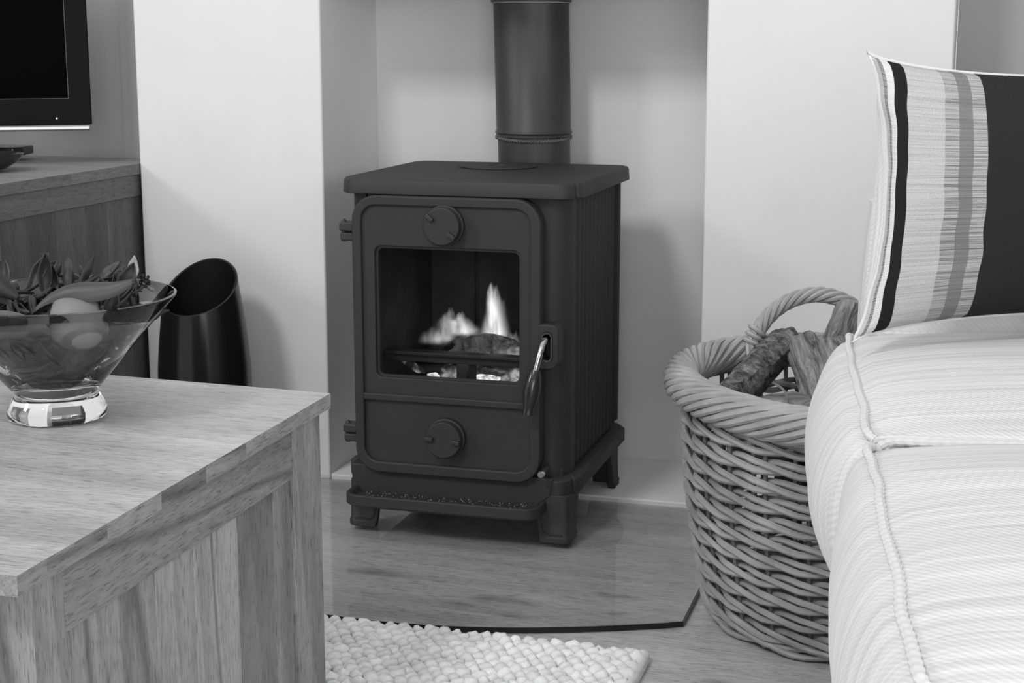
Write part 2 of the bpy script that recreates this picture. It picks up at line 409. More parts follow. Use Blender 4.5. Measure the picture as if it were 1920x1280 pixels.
# ================================================================== GLASS HEARTH
hx0, hx1 = -1.49, -0.438
poly = [(hx1, 3.274), (hx1, 2.580)]
for i in range(1, 40):
    t = i/40; x = hx1 + (hx0-hx1)*t; poly.append((x, 2.580 - 0.147*math.sin(PI*t)**0.92))
poly += [(hx0, 2.580), (hx0, 3.274)]
h = thing('glass_hearth', (-0.965, 2.85, FZ), 'clear glass floor plate with curved front under the black stove', 'hearth')
MB().prism(poly, FZ+0.0005, 0.0).build('plate', M['hearth_glass'], h, smooth=False)
ep = [(x, y) for x, y in poly]
e = MB()
def off(p, d):
    cx, cy = -0.965, 2.95
    v = Vector((p[0]-cx, p[1]-cy)); L = v.length; v = v*((L+d)/L); return (cx+v.x, cy+v.y)
n = len(ep)
vs = [(x, y, FZ+0.001) for x, y in ep] + [(x, y, -0.0012) for x, y in ep] + [(*off(q, 0.0022), FZ+0.001) for q in ep] + [(*off(q, 0.0022), -0.0012) for q in ep]
fs = []
for i in range(n-1):
    j = i+1
    fs += [(i, j, n+j, n+i), (2*n+i, 3*n+i, 3*n+j, 2*n+j), (n+i, n+j, 3*n+j, 3*n+i), (i, 2*n+i, 2*n+j, j)]
o = e.add(vs, fs).build('edge', M['hearth_edge'], h, smooth=False); o['label'] = 'dark polished edge of the glass plate'

# ================================================================== STOVE
SX0, SX1 = -1.206, -0.742; SCX = -0.972
st = thing('wood_stove', (SCX, 3.16, 0.0), 'black cast iron wood burning stove with a fire behind its window', 'stove')
I = M['iron']
# body: corner columns, front frame, back, floor and top
b = MB()
def arc(cx, cy, r, a0, a1, n=8): return [(cx+r*math.cos(math.radians(a0+(a1-a0)*i/n)), cy+r*math.sin(math.radians(a0+(a1-a0)*i/n))) for i in range(n+1)]
YF = 2.952; R = 0.045
right_col = [(-0.800, YF)] + arc(SX1-R, YF+R, R, -90, 0) + [(SX1, YF+0.06), (-0.800, YF+0.06)]
left_col = [(-1.165, YF+0.06), (SX0, YF+0.06)] + arc(SX0+R, YF+R, R, 180, 270) + [(-1.165, YF)]
b.prism(right_col, 0.128, 0.705); b.prism(left_col, 0.128, 0.705)
b.box((-1.165, YF, 0.128), (-0.800, YF+0.03, 0.30)); b.box((-1.165, YF, 0.605), (-0.800, YF+0.03, 0.705))
b.box((SX0+0.012, 3.37, 0.128), (SX1-0.012, 3.395, 0.705))
b.box((SX0+0.012, YF+0.01, 0.12), (SX1-0.012, 3.38, 0.15)); b.box((SX0+0.012, YF+0.01, 0.69), (SX1-0.012, 3.38, 0.702))
b.build('body', I, st, bevel=0.002)
# ribbed sides, every rib proud of the panel
for sgn, X in ((1, SX1), (-1, SX0)):
    y = YF+0.062; pts = []; k = 0
    ys = [y]; cur = y
    while cur < 3.372: cur += 0.0345; ys.append(cur)
    pl = [(X - sgn*0.02, y), (X, y)]
    for a in ys[:-1]:
        pl += [(X, a+0.004), (X-sgn*0.014, a+0.011), (X-sgn*0.014, a+0.023), (X, a+0.030)]
    pl += [(X, 3.392), (X - sgn*0.02, 3.392)]
    if sgn < 0: pl = pl[::-1]
    MB().prism(pl, 0.142, 0.700).build('side_panel', I, st, bevel=0.0015)
    f = MB(); f.box((X-0.012, 3.386, 0.150), (X+sgn*0.006 if sgn>0 else X+0.012, 3.402, 0.698)); f.build('back_flange', I, st, bevel=0.002)
# liners
lin = MB()
lin.box((-1.165, 3.30, 0.15), (-0.80, 3.34, 0.69)); lin.box((-1.175, 2.985, 0.15), (-1.150, 3.34, 0.69)); lin.box((-0.815, 2.985, 0.15), (-0.79, 3.34, 0.69))
lin.box((-1.165, 2.985, 0.29), (-0.80, 3.34, 0.305))
lin.build('firebox_lining', M['soot'], st, bevel=0.003)
for k in range(3):
    MB().box((-1.145+k*0.11, 3.288, 0.315), (-1.042+k*0.11, 3.30, 0.68)).build('fire_brick', M['soot'], st, bevel=0.003)
MB().box((-1.150, 3.00, 0.343), (-0.815, 3.018, 0.364)).box((-1.150, 2.992, 0.358), (-0.815, 3.022, 0.366)).box((-0.990, 2.996, 0.31), (-0.966, 3.012, 0.345)).prism([(-0.966, 2.996), (-0.950, 3.012), (-0.966, 3.012)], 0.31, 0.345).build('log_guard', M['iron_plain'], st, bevel=0.002)

def lid_plan(x0, x1, y0, y1, ear=0.045, s=0.013, r=0.030, ch=0.03):
    L = [(x0, y0+ear), (x0+s*0.6, y0+ear-0.014), (x0+s, y0+ear-0.013)]
    L += arc(x0+s+r, y0+r, r, 180, 270, 6)
    L += arc(x1-s-r, y0+r, r, 270, 360, 6)
    L += [(x1-s, y0+ear-0.013), (x1-s*0.6, y0+ear-0.014), (x1, y0+ear), (x1, y1-ch), (x1-ch*0.5, y1-ch*0.18), (x1-ch, y1), (x0+ch, y1), (x0+ch*0.5, y1-ch*0.18), (x0, y1-ch)]
    return L
def inset(pl, d, c=(SCX, 3.17)):
    o = []
    for x, y in pl:
        o.append((x - d*math.copysign(1, x-c[0]), y - d*math.copysign(1, y-c[1])))
    return o
lp = lid_plan(-1.222, -0.716, 2.925, 3.425)
lid = MB().loft([[(x, y, 0.697) for x, y in lp], [(x, y, 0.700) for x, y in lp], [(x, y, 0.7215) for x, y in inset(lp, 0.0015)], [(x, y, 0.727) for x, y in inset(lp, 0.0045)]]).build('top_plate', I, st, bevel=0.0015)
MB().lathe([(0.0, 0.7268), (0.082, 0.7268), (0.084, 0.729), (0.082, 0.7315), (0.02, 0.7315), (0.019, 0.7285), (0.0, 0.7285)], (-0.985, 3.285, 0), 40).build('hotplate_disc', I, lid)
t_ = MB().lathe([(0.0862, 0.727), (0.0862, 0.7276), (0.0885, 0.7276), (0.0885, 0.727)], (-0.985, 3.285, 0), 40, closed=True).build('disc_groove', M['soot'], lid)

# base strip with ears, apron and ash tray lip
bp = lid_plan(-1.222, -0.722, 2.932, 3.44, ear=0.05)
base = MB().loft([[(x, y, 0.093) for x, y in inset(bp, 0.006)], [(x, y, 0.100) for x, y in bp], [(x, y, 0.128) for x, y in bp], [(x, y, 0.1345) for x, y in inset(bp, 0.007)]]).build('base_frame', I, st, bevel=0.0015)
ap = [(-1.203, 0.135), (-1.196, 0.10), (-1.180, 0.078), (-1.17, 0.068), (-0.805, 0.068), (-0.795, 0.078), (-0.772, 0.098), (-0.765, 0.135)]
MB().prismy(ap, 2.930, 2.965).build('apron', I, st, bevel=0.003)
tp = rr(-1.196, -0.780, 2.862, 2.97, (0.035, 0.008, 0.008, 0.035), 6)
tin = rr(-1.186, -0.790, 2.872, 2.96, (0.028, 0.006, 0.006, 0.028), 6)
t = MB()
n = len(tp)
t.loft([[(x, y, 0.060) for x, y in tin], [(x, y, 0.066) for x, y in tp], [(x, y, 0.086) for x, y in tp], [(x, y, 0.088) for x, y in [(0.75*a[0]+0.25*c[0], 0.75*a[1]+0.25*c[1]) for a, c in zip(tp, tin)]], [(x, y, 0.086) for x, y in tin], [(x, y, 0.077) for x, y in inset(tin, 0.006, (SCX, 2.915))]])
tray = t.build('ash_tray', I, st, bevel=0.001)
rnd = random.Random(5)
sp = MB()
for i in range(230):
    x = rnd.uniform(-1.165, -0.81); y = rnd.uniform(2.888, 2.945); s_ = rnd.uniform(0.0003, 0.0008)
    sp.box((x-s_, y-s_, 0.077), (x+s_, y+s_, 0.077+s_*1.5))
a_ = sp.build('ash_specks', plain('ash_grit', 0.35, 0.9, 0.2), tray, smooth=False); a_['kind'] = 'stuff'

def leg(ox, oy, sx, sy):
    """L shaped corner leg, outer corner at (ox, oy); sx, sy point inwards"""
    th = 0.014; mb = MB()
    def sec(z, wx, wy, o=0.0, r=0.016):
        P = [(wx, -o)]
        for i in range(5):
            a = math.radians(90*i/4); P.append((r - (r+o)*math.sin(a), r - (r+o)*math.cos(a)))
        P += [(-o, wy), (th, wy), (th, th), (wx, th)]
        return [(ox+sx*x, oy+sy*y, z) for x, y in P]
    mb.loft([sec(0.0, 0.060, 0.060, 0.002), sec(0.012, 0.062, 0.062, 0.003), sec(0.016, 0.063, 0.064, 0.0), sec(0.055, 0.069, 0.076, -0.001), sec(0.1, 0.078, 0.095, -0.002)])
    o = mb.build('leg', I, st, bevel=0.002)
    # thin raised rib that follows the inner edge of the leg's face
    q = MB().tube([(ox+sx*(0.070), oy+sy*0.0015, 0.092), (ox+sx*0.061, oy+sy*0.0008, 0.05), (ox+sx*0.055, oy, 0.024), (ox+sx*0.047, oy-sy*0.0005, 0.018), (ox+sx*0.014, oy-sy*0.001, 0.0175)], 0.0022, 6)
    q.build('rib', I, o)
leg(-1.208, 2.930, 1, 1); leg(-0.732, 2.930, -1, 1); leg(-1.208, 3.408, 1, -1); leg(-0.732, 3.408, -1, -1)

# door
dO = rr(-1.183, -0.789, 0.125, 0.696, 0.052, 8)
dI = rr(-1.163, -0.811, 0.148, 0.676, 0.030, 8)
door = MB().ringy(dO, dI, 2.914, 2.952).build('door', I, st, bevel=0.0035, seg=3)
pO = rr(-1.166, -0.808, 0.284, 0.679, (0.004, 0.032, 0.032, 0.004), 8)
pI = rr(-1.137, -0.831, 0.325, 0.594, 0.014, 8)
MB().ringy(pO, pI, 2.921, 2.948).build('window_surround', I, door, bevel=0.002)
MB().prismy([(-1.164, 0.2765), (-0.810, 0.2765), (-0.810, 0.2915), (-1.164, 0.2915)], 2.914, 2.95).build('divider_bar', I, door, bevel=0.003, seg=3)
MB().prismy(rr(-1.166, -0.808, 0.146, 0.280, (0.03, 0.004, 0.004, 0.03), 8), 2.923, 2.948).build('lower_panel', I, door, bevel=0.002)
gl = MB().prismy(rr(-1.142, -0.826, 0.320, 0.599, 0.014, 8), 2.934, 2.938).build('window_glass', M['stove_glass'], door, smooth=False)
gl['label'] = 'clear stove window with sooty rim'
MB().ringy(rr(-1.1385, -0.8295, 0.3235, 0.5955, 0.014, 8), rr(-1.1325, -0.8355, 0.3295, 0.5895, 0.012, 8), 2.929, 2.9345).build('window_seal', M['iron_plain'], door)
def knob(cz, ang):
    k = MB().lathe([(0.0, -0.002), (0.041, -0.002), (0.041, 0.010), (0.0375, 0.012), (0.0375, 0.026), (0.036, 0.0285), (0.0, 0.0285)], (-0.986, 2.921, cz), 40, axis='y').build('air_wheel', I, door, bevel=0.001)
    for s_ in (-1, 1):
        c, s2 = math.cos(ang), math.sin(ang); r0, r1 = 0.020, 0.037; hw = 0.0042
        P = [(r0, -hw), (r1, -hw), (r1, hw), (r0, hw)]
        P = [(-0.986 + s_*(x*c - y*s2), cz + s_*(x*s2 + y*c)) for x, y in P]
        MB().prismy(P, 2.884, 2.894).build('grip_lug', M['iron_plain'], k, bevel=0.0015)
knob(0.640, math.radians(-38)); knob(0.208, math.radians(-4))
for z in (0.600, 0.180):
    hg = MB().prismy(rr(-1.217, -1.18, z+0.020, z+0.038, 0.004), 2.930, 2.965).prismy(rr(-1.217, -1.18, z, z+0.017, 0.004), 2.935, 2.975).build('hinge', M['iron_plain'], st, bevel=0.003)
    MB().lathe([(0.0, z-0.002), (0.0062, z-0.002), (0.0062, z+0.038), (0.0025, z+0.043), (0, z+0.044)], (-1.211, 2.945, 0), 12).build('hinge_pin', M['iron_plain'], hg)
# latch housing and handle
lO = rr(-0.792, -0.752, 0.362, 0.452, (0.02, 0.016, 0.003, 0.003), 6)
lI = rr(-0.786, -0.765, 0.378, 0.436, 0.010, 6)
lat = MB().ringy(lO, lI, 2.914, 2.958).build('latch_housing', I, st, bevel=0.004, seg=3)
MB().ringy(rr(-0.7865, -0.7645, 0.3775, 0.4365, 0.0105, 6), rr(-0.7835, -0.7675, 0.3805, 0.4335, 0.008, 6), 2.9128, 2.917).build('latch_lip', M['steel'], lat)
MB().tube([(-0.776, 2.95, 0.425), (-0.777, 2.915, 0.423), (-0.780, 2.899, 0.415), (-0.7865, 2.892, 0.385), (-0.792, 2.888, 0.362)], 0.0062, 12).build('handle_rod', M['steel'], lat)
def grip_r(t): return 0.0085 + 0.0078*math.sin(PI*min(1, t*1.12+0.05))**0.9 + 0.0035*t
gp = [(-0.7915 - 0.012*k/14, 2.888 - 0.010*k/14, 0.366 - 0.088*k/14) for k in range(15)]
MB().tube(gp, grip_r, 20).build('handle_grip', M['handle_black'], lat)
MB().lathe([(0.0, 0.0), (0.0055, 0.0), (0.0055, 0.045), (0, 0.045)], (-0.781, 2.945, 0.153), 14, axis='y').build('riddling_knob', M['iron_plain'], st)
MB().lathe([(0.0, 0.044), (0.0075, 0.044), (0.0075, 0.053), (0.006, 0.055), (0, 0.055)], (-0.781, 2.945, 0.153), 14, axis='y').build('knob_tip', M['steel'], st)

# burning logs and flames: things of their own inside the firebox
def lump(c, size, seed, rot=(0,0,0), rough=0.25, n=3, freq=3.0):
    bm = bmesh.new(); bmesh.ops.create_icosphere(bm, subdivisions=n, radius=1.0)
    R_ = Matrix.Rotation(rot[2], 3, 'Z') @ Matrix.Rotation(rot[1], 3, 'Y') @ Matrix.Rotation(rot[0], 3, 'X')
    vs = []
    for v in bm.verts:
        p = v.co.copy(); d = 1 + rough*noise.noise(p*freq*0.5 + Vector((seed*7.1, seed*3.3, 0))) * 1.6
        p = Vector((p.x*size[0]*d, p.y*size[1]*d, p.z*size[2]*d)); p = R_ @ p; vs.append((p.x+c[0], p.y+c[1], p.z+c[2]))
    fs = [tuple(v.index for v in f.verts) for f in bm.faces]; bm.free()
    return MB().add(vs, fs)
def ember_mat(name, glow, lo=0.02, hi=0.3, zone=0.5):
    mt = split(name, lo, hi); nt = mt.node_tree; p = [x for x in nt.nodes if x.type == 'BSDF_PRINCIPLED'][0]
    v = coords(nt, (1, 1, 1)); f = noise_tex(nt, v, 13, 3); e_ = ramp(nt, f, [(zone, 0.0), (zone+0.12, 1.0)])
    fc = noise_tex(nt, v, 70, 4); e_ = mix(nt, 1.0, e_, ramp(nt, fc, [(0.35, 0.15), (0.6, 1.0)]), 'MULTIPLY')
    nt.links.new(e_, p.inputs['Emission Color']); p.inputs['Emission Strength'].default_value = glow
    return mt
fl = ember_mat('charred_log', 0.35, 0.03, 0.35, 0.50); fl2 = ember_mat('ashy_ember', 0.45, 0.05, 0.3, 0.47); hot = ember_mat('white_hot_ember', 1.1, 0.3, 0.5, 0.25)
ch = bark('char_black', 0.004, 0.05, 60)
g1 = 'burning wood in the stove'
one('log', lump((-0.955, 3.11, 0.352), (0.088, 0.040, 0.034), 3, (0, 0.12, 0.1), 0.35), fl, 'large cracked glowing log lying across the fire above the guard bar', 'firewood', (-0.955, 3.11, 0.32), g1)
one('log', lump((-1.045, 3.17, 0.352), (0.105, 0.035, 0.022), 8, (0, -0.42, 0), 0.2), ch, 'black charred log sloping up to the right behind the glowing log', 'firewood', (-1.045, 3.17, 0.33), g1)
one('log', lump((-1.00, 3.045, 0.318), (0.050, 0.03, 0.022), 12, (0, -0.15, 0.2), 0.4), fl2, 'ash covered log piece below the guard bar, left of its post', 'firewood', (-1.0, 3.045, 0.30), g1)
one('log', lump((-0.88, 3.06, 0.318), (0.078, 0.035, 0.026), 21, (0, 0.15, 0), 0.35), fl2, 'ash covered log below the guard bar at the right of the window', 'firewood', (-0.88, 3.06, 0.30), g1)
one('ember', lump((-0.930, 3.020, 0.312), (0.024, 0.012, 0.010), 5, (0, 0, 0), 0.3), hot, 'white hot ember in front of the lower right log', 'ember', (-0.93, 3.02, 0.302), 'embers in the stove')
one('ember', lump((-1.045, 3.01, 0.314), (0.012, 0.008, 0.006), 9, (0, 0, 0), 0.3), hot, 'small bright ember left of the guard bar post', 'ember', (-1.045, 3.01, 0.305), 'embers in the stove')
one('ember', lump((-1.105, 3.045, 0.326), (0.030, 0.010, 0.008), 7, (0, 0.55, 0), 0.3), fl2, 'thin slanting ember at the lower left of the stove window', 'ember', (-1.105, 3.045, 0.305), 'embers in the stove')

def flame(c, w_, hgt, lean, seed, strength, label):
    mt = bpy.data.materials.new('flame'); mt.use_nodes = True; nt = mt.node_tree; nt.nodes.clear()
    out = N(nt, 'ShaderNodeOutputMaterial'); em = N(nt, 'ShaderNodeEmission'); nt.links.new(em.outputs[0], out.inputs['Volume'])
    tc = N(nt, 'ShaderNodeTexCoord'); sx = N(nt, 'ShaderNodeSeparateXYZ'); nt.links.new(tc.outputs['Generated'], sx.inputs[0])
    def mth(op, a, b_=None, c_=None):
        q = N(nt, 'ShaderNodeMath', operation=op)
        for i, v in enumerate((a, b_, c_)):
            if v is None: continue
            if isinstance(v, (int, float)): q.inputs[i].default_value = v
            else: nt.links.new(v, q.inputs[i])
        return q.outputs[0]
    z = sx.outputs['Z']
    mpn = N(nt, 'ShaderNodeMapping'); mpn.inputs['Scale'].default_value = (5.5, 2.5, 1.3); mpn.inputs['Location'].default_value = (seed, seed, 0)
    nt.links.new(tc.outputs['Generated'], mpn.inputs[0]); nz = noise_tex(nt, mpn.outputs[0], 1.0, 3, 0.6)
    x = mth('ADD', mth('MULTIPLY_ADD', z, -lean, mth('SUBTRACT', sx.outputs['X'], 0.5)), mth('MULTIPLY', mth('SUBTRACT', nz, 0.5), mth('MULTIPLY', z, 0.85)))
    y = mth('SUBTRACT', sx.outputs['Y'], 0.5)
    rad = mth('SQRT', mth('ADD', mth('MULTIPLY', x, x), mth('MULTIPLY', y, y)))
    wid = mth('MULTIPLY', mth('POWER', mth('SUBTRACT', 1.0, z), 0.75), 0.42)
    d = mth('SUBTRACT', 1.0, mth('DIVIDE', rad, mth('MAXIMUM', wid, 0.01)))
    d = mth('MAXIMUM', d, 0.0); d = mth('POWER', d, 1.9)
    d = mth('MULTIPLY', d, mth('MAXIMUM', mth('MULTIPLY_ADD', nz, 3.2, -0.85), 0.0))
    fade = mth('MINIMUM', mth('MULTIPLY', z, 7.0), 1.0)
    d = mth('MULTIPLY', mth('MULTIPLY', d, fade), strength)
    nt.links.new(d, em.inputs['Strength']); em.inputs['Color'].default_value = g(1)
    prof = [(0.0, 0.0), (0.55, 0.0), (0.56, 0.45), (0.5, 0.75), (0.3, 1.0), (0.0, 1.0)]
    mb = MB(); rings = []
    for r_, hh in prof[1:-1]:
        rings.append([(c[0]+math.cos(2*PI*i/16)*w_*r_ + lean*w_*hh*0.6, c[1]+math.sin(2*PI*i/16)*w_*0.6*r_, c[2]+hh*hgt) for i in range(16)])
    mb.loft(rings)
    one('flame', mb, mt, label, 'flame', (c[0], c[1], c[2]), 'flames in the stove')
flame((-0.950, 3.135, 0.368), 0.100, 0.130, 0.00, 1.3, 130, 'tallest white flame above the middle of the burning log')
flame((-1.082, 3.15, 0.352), 0.120, 0.085, 0.16, 4.2, 50, 'broad low flame at the left of the fire')
flame((-1.010, 3.14, 0.376), 0.12, 0.055, -0.15, 9.7, 60, 'low flame licking left from the base of the tall flame')
flame((-0.905, 3.12, 0.345), 0.07, 0.055, 0.05, 6.1, 50, 'small flame running down the right end of the log')

# flue pipe
fp = thing('flue_pipe', (-0.966, 3.508, 0.56), 'tall black stove pipe rising behind the stove top', 'pipe')
def pipe_seg(z0, z1, r, name, prof=None):
    def off_(z): return -0.966 - 0.008*(z-0.73)/0.35
    mb = MB(); rings = []
    for r_, z in prof: rings.append([(off_(z)+r_*math.cos(2*PI*i/48), 3.510+r_*math.sin(2*PI*i/48), z) for i in range(48)])
    return mb.loft(rings).build(name, M['flue'], fp)
pipe_seg(0, 0, 0, 'lower_pipe', [(0.0835, 0.56), (0.0835, 0.782), (0.084, 0.80)])
pipe_seg(0, 0, 0, 'upper_pipe', [(0.0875, 0.781), (0.089, 0.7825), (0.0875, 0.785), (0.086, 0.787), (0.0895, 0.791), (0.0885, 0.794), (0.086, 0.797), (0.0868, 1.088)])
pipe_seg(0, 0, 0, 'collar', [(0.086, 1.084), (0.092, 1.0845), (0.093, 1.091), (0.090, 1.095), (0.0885, 1.10), (0.0885, 1.36)])
mb = MB()
for k in range(2):
    P = []
    for i in range(180):
        a = 2*PI*i/180; tw = a*40 + PI*k; wob = 0.0016*noise.noise(Vector((math.cos(a)*3, math.sin(a)*3, k)))
        rr_ = 0.0853 + 0.0022*math.cos(tw) + wob; P.append((-0.9675+rr_*math.cos(a), 3.510+rr_*math.sin(a), 0.7765+0.0022*math.sin(tw)+0.003*math.sin(a*2+1)+wob))
    mb.tube(P, 0.0024, 6, closed=True)
mb.build('rope_seal', M['rope'], fp)
P = []
for i in range(120):
    a = 2*PI*i/120; P.append((-0.974+0.0885*math.cos(a), 3.510+0.0885*math.sin(a), 1.083+0.0012*noise.noise(Vector((math.cos(a)*5, math.sin(a)*5, 3)))))
MB().tube(P, 0.0012, 5, closed=True).build('joint_cement', plain('pale_cement', 0.35, 0.9), fp)
MB().tube([(-0.966, 3.40, 0.60), (-0.966, 3.46, 0.60)], 0.07, 24).build('rear_spigot', M['flue'], fp)

# ================================================================== COFFEE TABLE
def board_top(root, xs, y_of, z0, z1, mat, cuts, name='top_board'):
    pass
tb = thing('coffee_table', (-1.35, 1.80, FZ), 'solid wooden chest style coffee table with plank sides in the left foreground', 'table')
TZ = 0.490; TT = 0.0218
A = Vector((-0.882, 2.079)); B = Vector((-1.622, 2.125)); Cc = Vector((-1.622, 1.237)); D = Vector((-0.864, 1.253))
def edge_pt(P, Q, t): return P.lerp(Q, t)
def two_tone(o, mat2):
    """end grain on the sides of a board"""
    o.data.materials.append(mat2)
    for f in o.data.polygons:
        if abs(f.normal.z) < 0.5: f.material_index = 1
cuts = [0.0, 0.065, 0.21, 0.36, 0.50, 0.64, 0.78, 0.90, 1.0]
for a, c in zip(cuts[:-1], cuts[1:]):      # boards run left to right
    e0 = 0.0001
    p = [edge_pt(D, A, a+e0), edge_pt(D, A, c-e0), edge_pt(Cc, B, c-e0), edge_pt(Cc, B, a+e0)]
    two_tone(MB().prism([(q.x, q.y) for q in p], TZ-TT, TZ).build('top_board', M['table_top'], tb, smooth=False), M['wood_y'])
XS = -0.878
stile0, stile1 = 1.295, 2.065
def ybox(y0, y1, z0, z1, xi, mat, name, th=0.03):
    def xo(y): return XS + xi - (y-1.298)*0.0213
    P = [(xo(y0), y0), (xo(y1), y1), (xo(y1)-th, y1), (xo(y0)-th, y0)]
    return MB().prism(P, z0, z1).build(name, mat, tb, bevel=0.0010, seg=1)
ZU = TZ-TT-0.0003
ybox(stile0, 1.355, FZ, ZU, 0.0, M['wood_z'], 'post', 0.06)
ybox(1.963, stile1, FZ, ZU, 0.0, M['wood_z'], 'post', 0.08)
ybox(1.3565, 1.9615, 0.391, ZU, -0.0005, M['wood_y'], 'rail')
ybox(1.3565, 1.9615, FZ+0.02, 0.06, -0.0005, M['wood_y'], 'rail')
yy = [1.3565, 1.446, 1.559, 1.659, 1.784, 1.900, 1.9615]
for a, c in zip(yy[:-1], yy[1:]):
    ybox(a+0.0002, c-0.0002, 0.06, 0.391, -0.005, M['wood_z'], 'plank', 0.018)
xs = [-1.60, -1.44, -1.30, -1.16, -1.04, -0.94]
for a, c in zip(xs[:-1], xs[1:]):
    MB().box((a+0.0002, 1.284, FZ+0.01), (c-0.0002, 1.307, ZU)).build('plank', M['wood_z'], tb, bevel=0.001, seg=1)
MB().box((-1.60, 2.045, FZ), (-0.98, 2.07, ZU)).box((-1.61, 1.28, FZ), (-1.59, 2.07, ZU)).build('back_panel', M['wood_x'], tb, bevel=0.001, seg=1)

# ================================================================== GLASS BOWL AND POTPOURRI
BC = Vector((-1.278, 1.981, 0.45))
before_bowl = set(bpy.data.objects)
BOWL_AT = Vector((-1.185, 1.836, TZ)); BOWL_SIZE = 0.927
prof = [(0.0, 0.0005), (0.062, 0.0005), (0.070, 0.003), (0.0725, 0.010), (0.071, 0.018), (0.066, 0.028), (0.061, 0.036), (0.060, 0.040), (0.064, 0.046), (0.074, 0.058),
        (0.112, 0.103), (0.150, 0.147), (0.180, 0.181), (0.1805, 0.1835), (0.177, 0.1848), (0.1725, 0.182), (0.1425, 0.148), (0.106, 0.103), (0.068, 0.062), (0.050, 0.047), (0.030, 0.041), (0.0, 0.040)]
one('glass_bowl', MB().lathe(prof, BC, 96), M['bowl_glass'], 'clear flared glass bowl on a thick glass foot, full of potpourri', 'bowl', BC, weld=True)

def leaf_mesh(L, Wd, curl, bend, seed, th=0.0008, tip=1.0):
    def fn(u, v):
        s_ = (u-0.5)*2; ww = Wd*math.sin(PI*min(1, v**0.85))**0.8 * (1 + 0.12*noise.noise(Vector((v*5, s_, seed))))
        x = s_*ww*math.cos(curl*s_*0.9); y = (v-0.3)*L; z = abs(s_)**1.6*ww*math.sin(curl) + bend*(v-0.3)**2*L + 0.05*L*noise.noise(Vector((s_*1.5, v*4, seed*3)))
        return (x, y, z)
    me = MB().grid(fn, 6, 10).mesh('leaf'); me.shade_smooth(); return me
def place(name, me, mat, pos, rot, label, cat, group=None, sc_=1.0):
    if not me.materials: me.materials.append(mat)
    o = bpy.data.objects.new(name, me); C.objects.link(o); o.location = pos; o.rotation_euler = rot; o.scale = (sc_,)*3
    s = o.modifiers.new('thick', 'SOLIDIFY'); s.thickness = 0.0012
    return tag(o, label, cat, group)
rnd = random.Random(11)
lv = [leaf_mesh(0.055+0.012*k, 0.014+0.003*(k % 3), 0.5+0.25*k, 0.5*((-1)**k), k+1) for k in range(6)]
lm = [leaf_mesh(0.05+0.012*k, 0.016, 0.6+0.2*k, 0.6*((-1)**k), k+20) for k in range(3)]
GL = 'dried leaves in the glass bowl'
for i in range(62):
    zz = 0.160 + 0.020*(i/61)
    r_ = 0.108*math.sqrt(rnd.random()); a = rnd.uniform(0, 2*PI)
    big = rnd.random() < 0.3
    place('dried_leaf', (rnd.choice(lm) if big else rnd.choice(lv)), M['leaf_mid'] if big else M['leaf'],
          (BC.x+r_*math.cos(a), BC.y+r_*math.sin(a), BC.z+zz), (rnd.uniform(-0.6, 0.6), rnd.uniform(-0.6, 0.6), rnd.uniform(0, 6.3)),
          'small dark curled dried leaf lying in the pile of potpourri in the glass bowl', 'leaf', GL, 0.72)
def inner_r(zz): return 0.050 + (zz-0.047)*0.955
for i in range(84):
    if i < 60:      # flat against the inside of the glass
        zz = 0.062 + 0.088*(i/60); a = rnd.uniform(0, 2*PI); r_ = inner_r(zz)-0.008
        t1 = Vector((-math.sin(a), math.cos(a), 0)); t2 = Vector((math.cos(a), math.sin(a), 1)).normalized(); nn = t1.cross(t2)
        q = rnd.uniform(0, 6.3); e1 = t1*math.cos(q)+t2*math.sin(q); e2 = nn.cross(e1)
        rot = Matrix((e1, e2, nn)).transposed().to_euler(); sc1 = 0.42 if zz < 0.09 else 0.52
    else:
        zz = 0.172 + 0.018*((i-60)/24); a = rnd.uniform(-0.6, PI+0.4); r_ = rnd.uniform(0.06, 0.112); rot = (rnd.uniform(0.2, 1.0), rnd.uniform(-0.6, 0.6), rnd.uniform(0, 6.3)); sc1 = 0.6
    big = rnd.random() < 0.35
    place('dried_leaf', (rnd.choice(lm) if big else rnd.choice(lv)), M['leaf_mid'] if big else M['leaf'],
          (BC.x+r_*math.cos(a), BC.y+r_*math.sin(a), BC.z+zz), rot,
          'small dark curled dried leaf lying in the pile of potpourri in the glass bowl', 'leaf', GL, sc1)
for i in range(26):      # crowd the right side and the back just under the rim
    a = rnd.uniform(-0.9, 1.9); r_ = rnd.uniform(0.080, 0.134)
    place('dried_leaf', (rnd.choice(lm) if i % 3 == 0 else rnd.choice(lv)), M['leaf_mid'] if i % 3 == 0 else M['leaf'],
          (BC.x+r_*math.cos(a), BC.y+r_*math.sin(a), BC.z+0.172+rnd.uniform(0, 0.014)), (rnd.uniform(0.5, 1.3), rnd.uniform(-0.7, 0.5), rnd.uniform(-0.9, 1.2)),
          'small dark curled dried leaf lying in the pile of potpourri in the glass bowl', 'leaf', GL, 0.66)
filler = bark('potpourri_crumbs', 0.008, 0.11, 42)
MBf = MB(); rings = []
for zz, r_ in [(0.044, 0.040), (0.06, 0.055), (0.085, 0.076), (0.115, 0.102), (0.135, 0.122), (0.150, 0.134), (0.160, 0.138), (0.168, 0.118), (0.172, 0.05)]:
    rings.append([(BC.x+(r_-0.006+0.010*noise.noise(Vector((math.cos(2*PI*i/40)*6, math.sin(2*PI*i/40)*6, zz*90))))*math.cos(2*PI*i/40), BC.y+(r_-0.006+0.010*noise.noise(Vector((math.cos(2*PI*i/40)*6, math.sin(2*PI*i/40)*6, zz*90))))*math.sin(2*PI*i/40), BC.z+zz) for i in range(40)])
one('potpourri_crumbs', MBf.loft(rings), filler, 'dense dark crumbs of dried petals filling the lower part of the bowl', 'potpourri', (BC.x, BC.y, BC.z+0.044), kind='stuff')
